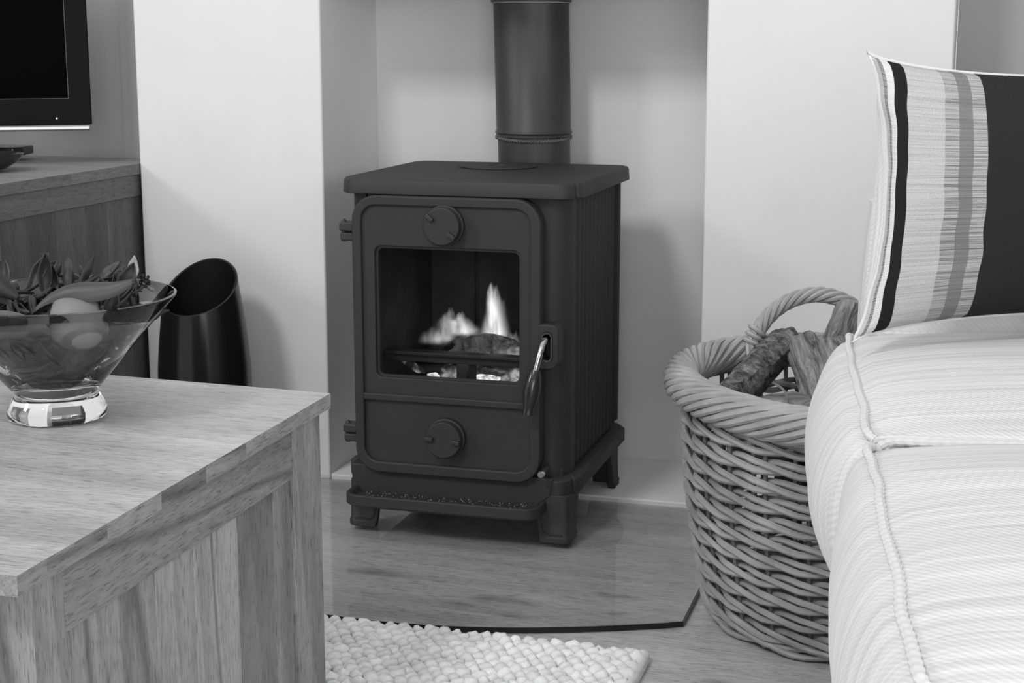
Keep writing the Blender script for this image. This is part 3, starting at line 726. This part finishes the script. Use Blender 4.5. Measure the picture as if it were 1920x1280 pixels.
# standing leaves and petals that break the rim line
def up_leaf(px, py, z, rx, ry, rz, L, Wd, mat, label, seed, cat='leaf', group=GL, curl=0.7, bend=0.4, name='dried_leaf'):
    me = leaf_mesh(L, Wd, curl, bend, seed)
    return place(name, me, mat, (px, py, z), (rx, ry, rz), label, cat, group)
LL = ['left leaf of the pointed pair standing highest above the bowl', 'tallest upright dried leaf above the middle of the bowl', 'right leaf of the tall cluster standing above the bowl',
      'outermost leaf leaning left from the tall cluster in the bowl', 'dried leaf rising behind the long pod just right of the tall cluster', 'pointed dried leaf behind the middle of the long pod',
      'broad dried leaf tip behind the right half of the long pod', 'dark dried leaf just in front of the pale petal', 'slim dark leaf between the pale petal and the berries',
      'folded leaf hanging below the berries by the right rim', 'small leaf under the right end of the long pod', 'flat leaf lying nearest the right rim of the bowl',
      'broad leaf low at the left front of the bowl', 'leaf standing at the far left behind the broad front leaf', 'leaf lying behind the front rim left of the fruit',
      'leaf standing behind the round fruit under the long pod', 'leaf tucked under the rim right of the round fruit', 'leaf behind the long pod, close to the pale petal']
for k, (dx, dy, z, rx, ry, rz, L, W_) in enumerate([
    (-0.035, 0.02, 0.655, 1.3, 0.5, 0.2, 0.06, 0.013), (-0.02, 0.02, 0.65, 1.5, 0.1, 0.4, 0.065, 0.014), (-0.01, 0.03, 0.652, 1.3, -0.5, 0.1, 0.06, 0.013),
    (-0.045, 0.03, 0.65, 1.0, 0.9, 0.5, 0.06, 0.014), (0.02, 0.03, 0.645, 1.0, -0.7, -0.4, 0.07, 0.016), (0.035, 0.04, 0.65, 0.9, -0.5, -0.9, 0.06, 0.015),
    (0.06, 0.05, 0.65, 0.7, 0.4, -0.9, 0.055, 0.015), (0.115, 0.01, 0.648, 1.2, 0.4, 0.3, 0.055, 0.016), (0.13, 0.02, 0.645, 1.1, -0.6, -0.3, 0.05, 0.014),
    (0.118, -0.01, 0.634, 0.7, 0.5, -0.8, 0.042, 0.015), (0.10, -0.02, 0.630, 1.2, 0.2, 0.9, 0.045, 0.015), (0.122, 0.012, 0.636, 0.3, 0.3, -0.9, 0.035, 0.013),
    (-0.08, -0.03, 0.632, 0.5, 0.3, 0.8, 0.06, 0.02), (-0.10, 0.02, 0.64, 0.8, 0.2, 0.5, 0.06, 0.018), (-0.05, -0.05, 0.628, 0.4, -0.3, 1.4, 0.06, 0.02), (0.09, 0.03, 0.64, 1.1, 0.2, 0.1, 0.05, 0.014),
    (0.115, -0.035, 0.618, 1.3, 0.4, 0.4, 0.05, 0.014), (0.075, 0.0, 0.640, 0.9, 0.9, 0.4, 0.05, 0.015)]):
    up_leaf(BC.x+dx, BC.y+dy, z, rx, ry, rz, L, W_, M['leaf'] if k % 3 else M['leaf_mid'], LL[k], 40+k)
up_leaf(-1.165, 2.02, 0.662, 1.45, 0.15, 0.3, 0.042, 0.0095, M['petal'], 'pale upright dried petal at the right of the bowl', 77, 'petal', None, 0.4, 0.1, 'dried_petal')
# round fruit with a dimple
fr = MB(); rings = []
for j in range(1, 24):
    th = PI*j/24; r_ = 0.0385*math.sin(th)**0.95; zc = 0.044*math.cos(th) - 0.010*math.exp(-(th/0.22)**2)
    rings.append([(r_*math.cos(2*PI*i/32), r_*math.sin(2*PI*i/32), zc) for i in range(32)])
fr.loft(rings); fo = fr.build('dried_fruit', M['fruit'], None); fo.location = (-1.190, 1.905, 0.612); fo.rotation_euler = (0.2, -1.1, 0.4)
tag(fo, 'round pale dried fruit at the front of the glass bowl', 'fruit')
# long curled pod
def pod_fn(u, v):
    t = v; base_ = Vector((-1.252+0.142*t, 1.885+0.045*t, 0.612+0.062*t+0.010*math.sin(t*5.5)))
    wv_ = 0.021*math.sin(PI*(0.06+0.9*t))**0.6; a = (u-0.5)*2.6 + t*0.9
    return tuple(base_ + Vector((-0.25*wv_*math.sin(a), -wv_*math.sin(a)*0.9, wv_*math.cos(a))))
one('seed_pod', MB().grid(pod_fn, 12, 26), M['pod'], 'long curled leathery seed pod lying over the fruit', 'seed pod', (-1.262, 1.885, 0.622))
def pod_fn2(u, v):
    t = v; base_ = Vector((-1.345+0.15*t, 1.86-0.01*t, 0.598+0.022*math.sin(t*2.6)))
    wv_ = 0.024*math.sin(PI*(0.06+0.9*t))**0.6; a = (u-0.5)*2.4 - 0.5
    return tuple(base_ + Vector((0, -wv_*math.cos(a)*0.8, wv_*math.sin(a))))
one('seed_pod', MB().grid(pod_fn2, 12, 20), M['leaf_mid'], 'broad curved seed pod pressed against the glass under the rim', 'seed pod', (-1.345, 1.86, 0.598))
# dark cone at the left
cn = MB(); cn.tube([(-1.365+0.0092*k, 1.90-0.002*k, 0.692-0.0042*k) for k in range(12)], lambda t: 0.026*(1-t)**0.7+0.003, 14)
one('pine_cone', cn, M['cone'], 'dark ridged dried cone at the left edge of the picture', 'cone', (-1.33, 1.90, 0.66))
bc_ = MB(); rnd = random.Random(3)
for i in range(26):
    a = rnd.uniform(0, 6.28); q = rnd.uniform(-1, 1); s_ = math.sqrt(1-q*q)
    mbx = lump((-1.145+0.007*s_*math.cos(a), 2.02+0.007*s_*math.sin(a), 0.655+0.009*q), (0.0028,)*3, i, n=1); bc_.add(mbx.v, mbx.f)
one('berry_cluster', bc_, M['cone'], 'tiny knobbly black seed head beside the pale petal', 'berries', (-1.145, 2.02, 0.646))
one('twig', MB().tube([(-1.262, 1.868, 0.645), (-1.248, 1.855, 0.628), (-1.232, 1.845, 0.612)], 0.0016, 6), M['cone'], 'thin dark twig lying in front of the long seed pod', 'twig', (-1.24, 1.85, 0.612))

for o_ in set(bpy.data.objects) - before_bowl:      # set the filled bowl down on the table at its real size
    o_.location = BOWL_AT + (Vector(o_.location) - BC)*BOWL_SIZE; o_.scale = [q*BOWL_SIZE for q in o_.scale]

# ================================================================== TALL VASE
def vase():
    cx, cy = -1.602, 3.07; mb = MB(); n = 48; prof = [(0.072, 0.0), (0.088, 0.04), (0.098, 0.12), (0.103, 0.22), (0.102, 0.30), (0.097, 0.36), (0.089, 0.43), (0.080, 0.49), (0.073, 0.56)]
    def rad(z):
        z = max(0.0, min(0.559, z - FZ))
        for (r0, z0), (r1, z1) in zip(prof, prof[1:]):
            if z0 <= z <= z1: t = (z-z0)/(z1-z0); return r0+(r1-r0)*t
        return prof[-1][0]
    def ztop(a): return 0.468 + 0.052*math.sin(a)
    rings = []; K = 26
    for k in range(K+1):
        ring = []
        for i in range(n):
            a = 2*PI*i/n; z = FZ + (ztop(a)-FZ)*k/K; r_ = rad(z); ring.append((cx+r_*math.cos(a), cy+r_*math.sin(a), z))
        rings.append(ring)
    ring = []
    for i in range(n):
        a = 2*PI*i/n; z = ztop(a); r_ = rad(z)-0.003; ring.append((cx+r_*math.cos(a), cy+r_*math.sin(a), z+0.002))
    rings.append(ring)
    inner = MB(); ir = []
    for k in range(K, -1, -2):
        ring = []
        for i in range(n):
            a = 2*PI*i/n; z0 = ztop(a) if k == K else 0; z = (FZ+0.01) + (ztop(a)-FZ-0.01)*k/K; r_ = rad(z)-0.0065; ring.append((cx+r_*math.cos(a), cy+r_*math.sin(a), z))
        ir.append(ring)
    rings.append(ir[0])
    root = thing('vase', (cx, cy, FZ), 'tall glossy black vase with a slanted mouth against the chimney breast', 'vase')
    mb.loft(rings, caps=False).build('body', M['vase'], root)
    inner.loft(ir, caps=False); inner.build('inside', M['vase_in'], root)
vase()

# ================================================================== SIDEBOARD
sb = thing('sideboard', (-2.35, 3.05, FZ), 'dark wooden sideboard with plank side in the left recess', 'sideboard')
SZ = 0.7165; sx1 = -1.866; sy0, sy1 = 2.672, 3.424
cut = [sy0, 2.83, 2.985, 3.14, 3.28, sy1]
for a, c in zip(cut[:-1], cut[1:]):
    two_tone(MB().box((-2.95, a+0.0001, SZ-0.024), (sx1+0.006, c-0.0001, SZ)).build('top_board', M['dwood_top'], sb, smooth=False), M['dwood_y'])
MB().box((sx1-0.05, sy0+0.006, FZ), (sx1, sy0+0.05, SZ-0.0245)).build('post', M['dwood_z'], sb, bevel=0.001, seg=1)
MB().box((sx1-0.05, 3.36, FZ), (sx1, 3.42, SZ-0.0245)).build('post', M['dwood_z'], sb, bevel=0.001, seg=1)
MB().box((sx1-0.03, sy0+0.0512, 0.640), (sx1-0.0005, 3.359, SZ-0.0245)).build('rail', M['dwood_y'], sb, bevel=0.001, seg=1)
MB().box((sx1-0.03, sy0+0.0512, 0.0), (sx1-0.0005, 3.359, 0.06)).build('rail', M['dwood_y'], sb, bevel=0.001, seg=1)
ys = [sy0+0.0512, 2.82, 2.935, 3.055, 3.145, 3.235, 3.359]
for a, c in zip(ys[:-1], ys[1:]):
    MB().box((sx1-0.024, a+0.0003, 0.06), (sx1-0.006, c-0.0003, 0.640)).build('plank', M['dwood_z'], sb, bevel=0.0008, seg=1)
MB().box((-2.94, sy0+0.012, FZ), (sx1-0.05, sy0+0.03, SZ-0.0245)).box((-2.94, 3.40, FZ), (sx1-0.05, 3.42, SZ-0.0245)).box((-2.94, sy0+0.03, FZ), (-2.92, 3.40, SZ-0.0245)).build('carcass', M['dwood_z'], sb, smooth=False)

# television, local frame: x along its width (right end at x=0), y depth, z up
tv = thing('television', (-1.947, 3.225, SZ), 'black flat screen television with a chrome strip under its bezel', 'television', rotz=math.radians(31.9))
TZ0 = 0.0785
def L(mb, name, mat, par=tv, **k): return mb.build(name, mat, par, local=True, **k)
L(MB().box((-0.78, 0.012, TZ0+0.018), (-0.004, 0.055, 0.56)), 'casing', M['gloss_black'], bevel=0.008)
fr_ = L(MB().ringy([(-0.78, TZ0+0.014), (0, TZ0+0.014), (0, 0.56), (-0.78, 0.56)], [(-0.715, 0.152), (-0.050, 0.152), (-0.050, 0.50), (-0.715, 0.50)], 0.0, 0.016), 'bezel', M['tv_black'], bevel=0.002)
L(MB().ringy([(-0.716, 0.151), (-0.049, 0.151), (-0.049, 0.501), (-0.716, 0.501)], [(-0.7145, 0.1525), (-0.0505, 0.1525), (-0.0505, 0.4995), (-0.7145, 0.4995)], -0.001, 0.004), 'screen_trim', plain('grey_screen_line', 0.05, 0.4), fr_)
L(MB().box((-0.7155, 0.004, 0.1515), (-0.0495, 0.010, 0.5005)), 'screen', M['tv_screen'], smooth=False)
L(MB().box((-0.778, -0.006, TZ0), (-0.004, 0.014, TZ0+0.0135)), 'chrome_strip', M['chrome'], bevel=0.004)
L(MB().lathe([(0, 0), (0.0022, 0), (0.0022, 0.002), (0, 0.002)], (-0.078, 0.0, 0.107), 10, axis='y'), 'power_light', plain('power_led', 0.8, 0.4), fr_)
L(MB().tube([(-0.385, 0.035, 0.012), (-0.385, 0.035, 0.10)], 0.045, 20), 'neck', M['chrome'])
L(MB().lathe([(0, 0.0005), (0.115, 0.0005), (0.12, 0.006), (0.115, 0.012), (0, 0.014)], (-0.385, 0.03, 0), 48), 'stand_base', M['gloss_black'])
one('media_box', MB().prism([(-2.60, 3.19), (-2.19, 3.265), (-2.175, 3.285), (-2.19, 3.355), (-2.60, 3.33)], SZ+0.012, SZ+0.032).prism([(-2.58, 3.21), (-2.23, 3.28), (-2.23, 3.33), (-2.58, 3.32)], SZ, SZ+0.013), M['gloss_black'], 'slim black box on the sideboard behind the television stand', 'media box', (-2.35, 3.27, SZ), bevel=0.003)
dish = MB().lathe([(0.0, 0.0005), (0.03, 0.0005), (0.05, 0.006), (0.075, 0.022), (0.088, 0.038), (0.085, 0.039), (0.07, 0.025), (0.045, 0.011), (0.0, 0.007)], (-2.078, 2.985, SZ), 40)
one('dish', dish, M['handle_black'], 'small shiny dark dish at the front of the sideboard top', 'dish', (-2.078, 2.985, SZ))

# ================================================================== LOG BASKET
BK = thing('log_basket', (-0.150, 2.735, FZ), 'oval woven wicker log basket with a rope twist rim beside the sofa', 'basket')
bw, bd = M['wicker'], M['wicker_dark']
NS = 24
def bpath(th, z):
    """centre line of the wall at angle th and height z"""
    t = (z-FZ)/0.44
    t = max(0, min(1, t)); a = 0.255 + 0.050*t + 0.014*math.sin(PI*t); b_ = 0.256 + 0.012*t + 0.010*math.sin(PI*t)
    return Vector((-0.150 + a*math.cos(th), 2.735 - 0.015*t + b_*math.sin(th), z))
def wall_n(th): return Vector((math.cos(th), math.sin(th), 0))
RIMZ = 0.405
for k in range(NS):                    # pairs of upright stakes
    for d in (-0.011, 0.011):
        th = 2*PI*k/NS + d/0.28
        MB().tube([tuple(bpath(th, FZ+0.004 + (RIMZ-0.0)*j/8)) for j in range(9)], 0.0042, 6).build('stake', bd, BK)
rnd = random.Random(2)
rows = 11; pitch_ = (RIMZ-0.045)/rows
for r_ in range(rows):
    for s3 in range(3):
        P = []; seg = NS*6
        ph = rnd.uniform(-0.1, 0.1); z0 = FZ + 0.020 + pitch_*(r_+0.5)
        for i in range(seg):
            th = 2*PI*i/seg; x = (i/6 - s3 + 300) % 3        # 0..2 in front of two stakes, 2..3 behind one
            # radial: out while passing the two stakes, in behind the third
            ang = 2*PI*(x-0.5)/3
            rad_ = 0.0115*max(-1.0, min(1.0, 0.45 + 1.25*math.cos(ang) ))
            if rad_ > 0.0115: rad_ = 0.0115
            zz = z0 - pitch_*0.26*math.sin(ang) + 0.0016*noise.noise(Vector((math.cos(th)*4, math.sin(th)*4, r_*3+s3)))
            P.append(tuple(bpath(th, zz) + wall_n(th)*(rad_ + 0.0008*noise.noise(Vector((th*3, r_, s3))))))
        rad0 = 0.0058*rnd.uniform(0.88, 1.1)
        MB().tube(P, rad0, 7, closed=True).build('weaver', bw, BK)
def rim_c(th):
    a = 0.318; b_ = 0.285
    return Vector((-0.150 + a*math.cos(th), 2.712 + b_*math.sin(th), 0.405 + 0.012*abs(math.cos(th)) + 0.010*math.sin(th)))
NR = 12
MB().tube([tuple(rim_c(2*PI*i/80)) for i in range(80)], 0.022, 10, closed=True).build('rim_core', M['soot'], BK)
for s_ in range(NR):
    P = []; seg = 300; turns = 5
    for i in range(seg):
        th = 2*PI*i/seg; c = rim_c(th); tw = th*turns + 2*PI*s_/NR
        n_ = wall_n(th); rr_ = 0.0265 + 0.0012*noise.noise(Vector((th*5, s_, 1)))
        P.append(tuple(c + n_*rr_*math.cos(tw) + Vector((0, 0, 1))*rr_*1.02*math.sin(tw)))
    MB().tube(P, 0.0068*rnd.uniform(0.9, 1.08), 7, closed=True).build('rim_strand', bw, BK)
# base ring under the wall
for k in range(3):
    P = []
    for i in range(96):
        th = 2*PI*i/96; c = bpath(th, FZ+0.012+0.007*k); P.append(tuple(c + wall_n(th)*(0.006+0.005*math.sin(th*12+k*2.1)) + Vector((0, 0, 0.004*math.cos(th*12+k*2.1)))))
    MB().tube(P, 0.0055, 7, closed=True).build('base_strand', bw, BK)
MB().lathe([(0, FZ+0.006), (0.25, FZ+0.006), (0.25, FZ+0.016), (0, FZ+0.016)], (-0.15, 2.735, 0), 40).build('floor_weave', bd, BK)
# looped rope handle on the far rim
hp = [(x+0.018, y, z-0.016) for x, y, z in [(-0.388, 2.872, 0.405), (-0.386, 2.876, 0.45), (-0.376, 2.885, 0.485), (-0.352, 2.90, 0.518), (-0.318, 2.915, 0.540), (-0.275, 2.93, 0.549), (-0.235, 2.945, 0.540), (-0.20, 2.955, 0.518), (-0.175, 2.962, 0.485), (-0.160, 2.968, 0.44)]]
def spline(pts, n):
    P = [Vector(p) for p in pts]; out = []
    for i in range(n+1):
        t = i/n*(len(P)-1); k = min(int(t), len(P)-2); f = t-k
        p0, p1, p2, p3 = P[max(k-1, 0)], P[k], P[k+1], P[min(k+2, len(P)-1)]
        out.append(0.5*((2*p1) + (-p0+p2)*f + (2*p0-5*p1+4*p2-p3)*f*f + (-p0+3*p1-3*p2+p3)*f**3))
    return out
hs = spline(hp, 90)
hd = MB().tube([tuple(p) for p in hs], 0.006, 8).build('handle', bd, BK)
for s_ in range(6):
    P = []
    for i, p in enumerate(hs):
        t = (hs[min(i+1, 90)] - hs[max(i-1, 0)]).normalized(); nn = Vector((-0.35, 0.9, 0)); nn = (nn - t*nn.dot(t)).normalized(); bb = t.cross(nn)
        fan = 1.0 + 1.3*max(0, (10-i)/10)
        a = -i/90*2*PI*3.1 + 2*PI*s_/6; P.append(tuple(p + (nn*math.cos(a) + bb*math.sin(a))*0.0098*fan))
    MB().tube(P, 0.0054, 7).build('strand', bw, hd)
for k in range(3):
    c = hs[13+k*3]; t = (hs[16+k*3]-hs[10+k*3]).normalized(); nn = Vector((0, 1, 0)); nn = (nn - t*nn.dot(t)).normalized(); bb = t.cross(nn)
    MB().tube([tuple(c + (nn*math.cos(2*PI*i/24)+bb*math.sin(2*PI*i/24))*0.0175 + t*0.003*math.sin(2*PI*i/24)) for i in range(24)], 0.0042, 7, closed=True).build('binding', bw, hd)

# firewood in the basket
def log(p0, p1, w0, w1, seed, mat, label, base=None, split_face=True, n=30, tw=0.0):
    p0, p1 = Vector(p0), Vector(p1); ax = (p1-p0).normalized(); L_ = (p1-p0).length
    s = MB(); rings = []; K = 44
    for k in range(K+1):
        t = k/K; ring = []
        for i in range(n):
            a = 2*PI*i/n
            if split_face:   # rough wedge: two split faces and a bark arc
                rad_ = 1.0 if a < PI*0.9 else (0.62 + 0.3*abs(math.cos((a-PI*1.45)*1.7)))
            else: rad_ = 1.0
            q = 1 + 0.22*noise.noise(Vector((math.cos(a)*1.6, math.sin(a)*1.6, t*2.5 + seed*5))) + 0.13*noise.noise(Vector((math.cos(a)*5, math.sin(a)*5, t*6+seed))) + 0.06*noise.noise(Vector((math.cos(a)*14, math.sin(a)*14, t*10+seed)))
            e_ = 1.0 if 0 < k < K else 0.93
            ring.append((w0*rad_*q*e_*math.cos(a+tw), w1*rad_*q*e_*math.sin(a+tw), t*L_ + 0.008*noise.noise(Vector((math.cos(a), math.sin(a), seed)))))
        rings.append(ring)
    s.loft(rings); o = s.build('log', mat, None); o.location = p0; o.rotation_euler = ax.to_track_quat('Z', 'Y').to_euler()
    return tag(o, label, 'firewood', 'split logs in the wicker basket')
log((-0.376, 2.56, 0.392), (-0.305, 2.88, 0.452), 0.030, 0.032, 1, M['bark'], 'round bark covered log lying at the left of the basket', split_face=False)
log((-0.150, 2.42, 0.335), (-0.268, 2.80, 0.456), 0.036, 0.030, 4, M['split'], 'split log leaning across the middle of the basket', tw=0.8)
log((-0.130, 2.47, 0.34), (-0.214, 2.78, 0.462), 0.042, 0.034, 6, M['split'], 'weathered split log between the middle log and the sofa', tw=2.2)
log((-0.240, 2.66, 0.37), (-0.196, 2.895, 0.512), 0.034, 0.028, 9, M['split'], 'tall split log standing highest in the basket under the handle', tw=1.2)
log((-0.37, 2.58, 0.345), (-0.17, 2.60, 0.365), 0.045, 0.055, 13, M['split_pale'], 'pale split log low at the front of the basket', tw=0.2)
log((-0.30, 2.70, 0.26), (-0.02, 2.74, 0.30), 0.06, 0.06, 15, M['split'], 'log deep in the basket under the others', tw=0.9)
one('wood_splinter', MB().tube([tuple(p) for p in spline([(-0.293, 2.56, 0.441), (-0.274, 2.555, 0.431), (-0.264, 2.55, 0.412), (-0.256, 2.55, 0.385)], 14)], 0.0022, 6), M['split_pale'], 'thin pale curved splinter sticking out before the middle log', 'splinter', (-0.262, 2.52, 0.35))

# ================================================================== RUG
rg = thing('woven_rug', (-0.80, 1.95, FZ), 'cream felted wool bobble rug in front of the glass hearth', 'rug')
MB().prism([(-1.15, 2.11), (-0.85, 2.11), (-0.85, 1.5), (-0.462, 1.5), (-0.462, 2.405), (-1.15, 2.405)], FZ, FZ+0.008).build('backing', M['wool'], rg, bevel=0.002)
rnd = random.Random(8)
bob = []
for k in range(7):
    mbx = lump((0, 0, 0), (0.0148, 0.0108, 0.0125), k+30, n=2, rough=0.22); me = mbx.mesh('wool_loop'); me.shade_smooth(); me.materials.append(M['wool']); bob.append(me)
cnt = 0; rest = MB()
rowp = 0.0180; colp = 0.0250
o_rg = origin(rg)
for j in range(36):
    for i in range(30):
        x = -0.492 - i*colp + (0.5*colp if j % 2 else 0) + rnd.uniform(-0.002, 0.002); y = 2.398 - j*rowp + rnd.uniform(-0.0015, 0.0015)
        x -= 0.0
        if x < -1.12 or (y < 2.12 and x < -0.84): continue
        z = FZ + 0.0135 + rnd.uniform(-0.0015, 0.002)
        vis = j < 15 and x > -1.06
        rz = rnd.uniform(0.15, 0.6)*(1 if j % 2 else -1)
        if vis and cnt < 298:
            o = bpy.data.objects.new('wool_loop', bob[rnd.randrange(7)]); C.objects.link(o); o.parent = rg
            o.location = (x-o_rg.x, y-o_rg.y, z-o_rg.z); o.rotation_euler = (rnd.uniform(-0.2, 0.2), rnd.uniform(-0.2, 0.2), rz); s_ = rnd.uniform(0.88, 1.15); o.scale = (s_, s_, s_)
            cnt += 1
        else:
            mbx = lump((x, y, z), (0.0148, 0.0108, 0.0125), rnd.randrange(50), (0, 0, rz), n=1); rest.add(mbx.v, mbx.f)
rs = rest.build('wool_loops', M['wool'], rg); rs['kind'] = 'stuff'
bd_ = MB(); bd_.tube([(-0.474+0.002*noise.noise(Vector((0, k*0.7, 0))), 2.408-k*0.012, FZ+0.009) for k in range(70)], lambda t: 0.0125+0.0015*noise.noise(Vector((t*90, 2, 0))), 10)
bd_.build('edge_binding', M['wool'], rg)

# ================================================================== SOFA
SA = math.radians(6.4)
sf = thing('sofa', (-0.158, 2.25, FZ), 'cream ribbed fabric sofa with corded box cushions at the right', 'sofa', rotz=SA)
# local frame: x to the right (depth of the sofa), y away from the camera along its front, origin at far front corner
def box_cushion(x0, x1, y0, y1, z0, z1, bf, bt, bs=0.012, n=26, seed=0):
    """box cushion with domed top, bulging front (x0 side) and slightly bulging ends"""
    bm = bmesh.new(); bmesh.ops.create_cube(bm, size=2.0); bmesh.ops.subdivide_edges(bm, edges=bm.edges, cuts=n, use_grid_fill=True)
    vs = []
    for v in bm.verts:
        u, w_, h_ = v.co
        fu, fw_, fh = (1-u*u), (1-w_*w_), (1-h_*h_)
        x = x0 + (u+1)/2*(x1-x0); y = y0 + (w_+1)/2*(y1-y0); z = z0 + (h_+1)/2*(z1-z0)
        pw = lambda q: max(q, 0)**0.55
        if u < -0.999 or True: x -= bf*pw(fh)*(0.45+0.55*pw(fw_))*max(0, (-u-0.55)/0.45) if u < -0.55 else 0
        z += bt*pw(fu)*pw(fw_)*max(0, h_)**2
        y += bs*pw(fh)*pw(fu)*w_**3
        w_n = 0.004*noise.noise(Vector((x*9, y*9, z*9+seed)))
        # soft corners
        c = abs(u*w_*h_)**6; x -= 0.012*c*u; y -= 0.014*c*w_; z -= 0.006*c*h_
        vs.append((x+w_n, y, z+w_n*0.6))
    fs = [tuple(v.index for v in f.verts) for f in bm.faces]; bm.free()
    return MB().add(vs, fs)
def piping(par, x0, x1, y0, y1, z, r=0.0046, wob=0.003, seed=0):
    P = []
    for (a, b_) in (((x0, y0), (x0, y1)), ((x0, y1), (x1, y1)), ((x1, y1), (x1, y0)), ((x1, y0), (x0, y0))):
        for k in range(220):
            t = k/220; x = a[0]+(b_[0]-a[0])*t; y = a[1]+(b_[1]-a[1])*t
            w_n = 0.004*noise.noise(Vector((x*9, y*9, z*9+seed)))
            cr = max(0, 1-min(t, 1-t)/0.06); cx_, cy_ = (x0+x1)/2, (y0+y1)/2
            x -= 0.012*cr*cr*math.copysign(1, x-cx_)*0.9; y -= 0.014*cr*cr*math.copysign(1, y-cy_)*0.9
            P.append((x+w_n+wob*noise.noise(Vector((x*14, y*14, seed+5))), y, z+w_n*0.6-0.006*cr*cr+0.001))
    L(MB().tube(P, lambda t: r*(1+0.13*math.sin(t*2*PI*205)), 8, closed=True), 'piping', M['piping'], par)
def cushion(y0, y1, z1, seed, name, bt=0.03, bf=0.06):
    x0, x1 = 0.0, 0.62; z0 = z1-0.20
    c = L(box_cushion(x0, x1, y0, y1, z0, z1, bf, bt, seed=seed), 'seat_cushion', M['sofa'], sf)
    piping(c, x0, x1, y0, y1, z1, seed=seed)
    return c
ZS = 0.60 - FZ
cushion(-0.665, -0.075, ZS, 1, 'a', 0.035, 0.056)
cushion(-1.32, -0.670, ZS, 4, 'b', 0.03, 0.042)
L(box_cushion(0.062, 0.70, -1.33, 0.075, 0.03, ZS-0.20, 0.045, 0.0, 0.0, n=18), 'base', M['sofa'], sf)
# far arm: rounded upright panel
def arm():
    bm_ = box_cushion(0.030, 0.75, -0.068, 0.065, 0.04, 0.79, 0.012, 0.02, 0.010, n=18, seed=3)
    return bm_
L(arm(), 'arm', M['sofa'], sf)
L(box_cushion(0.64, 0.80, -1.33, 0.075, 0.04, 0.95, 0.0, 0.02, 0.0, n=12, seed=7), 'back', M['sofa'], sf)
for k in range(2):
    for y in (-1.27, 0.02):
        L(MB().loft([[(0.10+0.55*k+a*0.022, y+b_*0.022, 0.0) for a, b_ in ((-1,-1),(1,-1),(1,1),(-1,1))], [(0.10+0.55*k+a*0.03, y+b_*0.03, 0.045) for a, b_ in ((-1,-1),(1,-1),(1,1),(-1,1))]]), 'foot', M['wood_z'], sf, smooth=False)

# striped scatter cushion, local frame: x across, z up, y thickness
sc_ = thing('striped_cushion', (-0.112, 1.955, 0.632), 'striped scatter cushion with black and grey bands standing on the sofa', 'cushion', rotz=math.radians(4))
CWd, CHt, CT = 0.48, 0.355, 0.062
def pillow(side):
    def fn(u, v):
        eu = 4*u*(1-u); ev = 4*v*(1-v)
        x = u*CWd; z = v*CHt
        x += (0.036*(ev**0.8)) * (1 if u < 0.5 else -1) * abs(1-2*u)**13        # concave sides, pointed ears
        x += 0.016*(v-1)*(1-u)
        z += (0.030*(eu**0.7)) * (1 if v < 0.5 else -1) * abs(1-2*v)**1.3
        z -= 0.014*math.sin(PI*u)*(1-v)*0.0
        t = CT*(max(eu*ev, 0)**0.42)
        t += 0.004*noise.noise(Vector((u*7, v*5, 2)))*(eu*ev)**0.3
        x += 0.003*noise.noise(Vector((u*3, v*9, 7)))
        return (x, side*t, z)
    return fn
pm = MB(); pm.grid(pillow(-1), 56, 44, uv=True)
front = L(pm, 'front_cover', M['cushion'], sc_)
pb = MB(); pb.grid(pillow(1), 30, 24)
L(pb, 'back_cover', M['sofa'], sc_)
P = []
for k in range(200):
    s_ = k/200*4; q = int(s_); f = s_-q
    u, v = ((0, f), (f, 1), (1, 1-f), (1-f, 0))[q]; x, y, z = pillow(-1)(u, v); P.append((x, 0, z))
L(MB().tube(P, 0.0022, 7, closed=True), 'seam', M['piping'], sc_)
sc_.rotation_euler = (math.radians(-5), 0, math.radians(25))
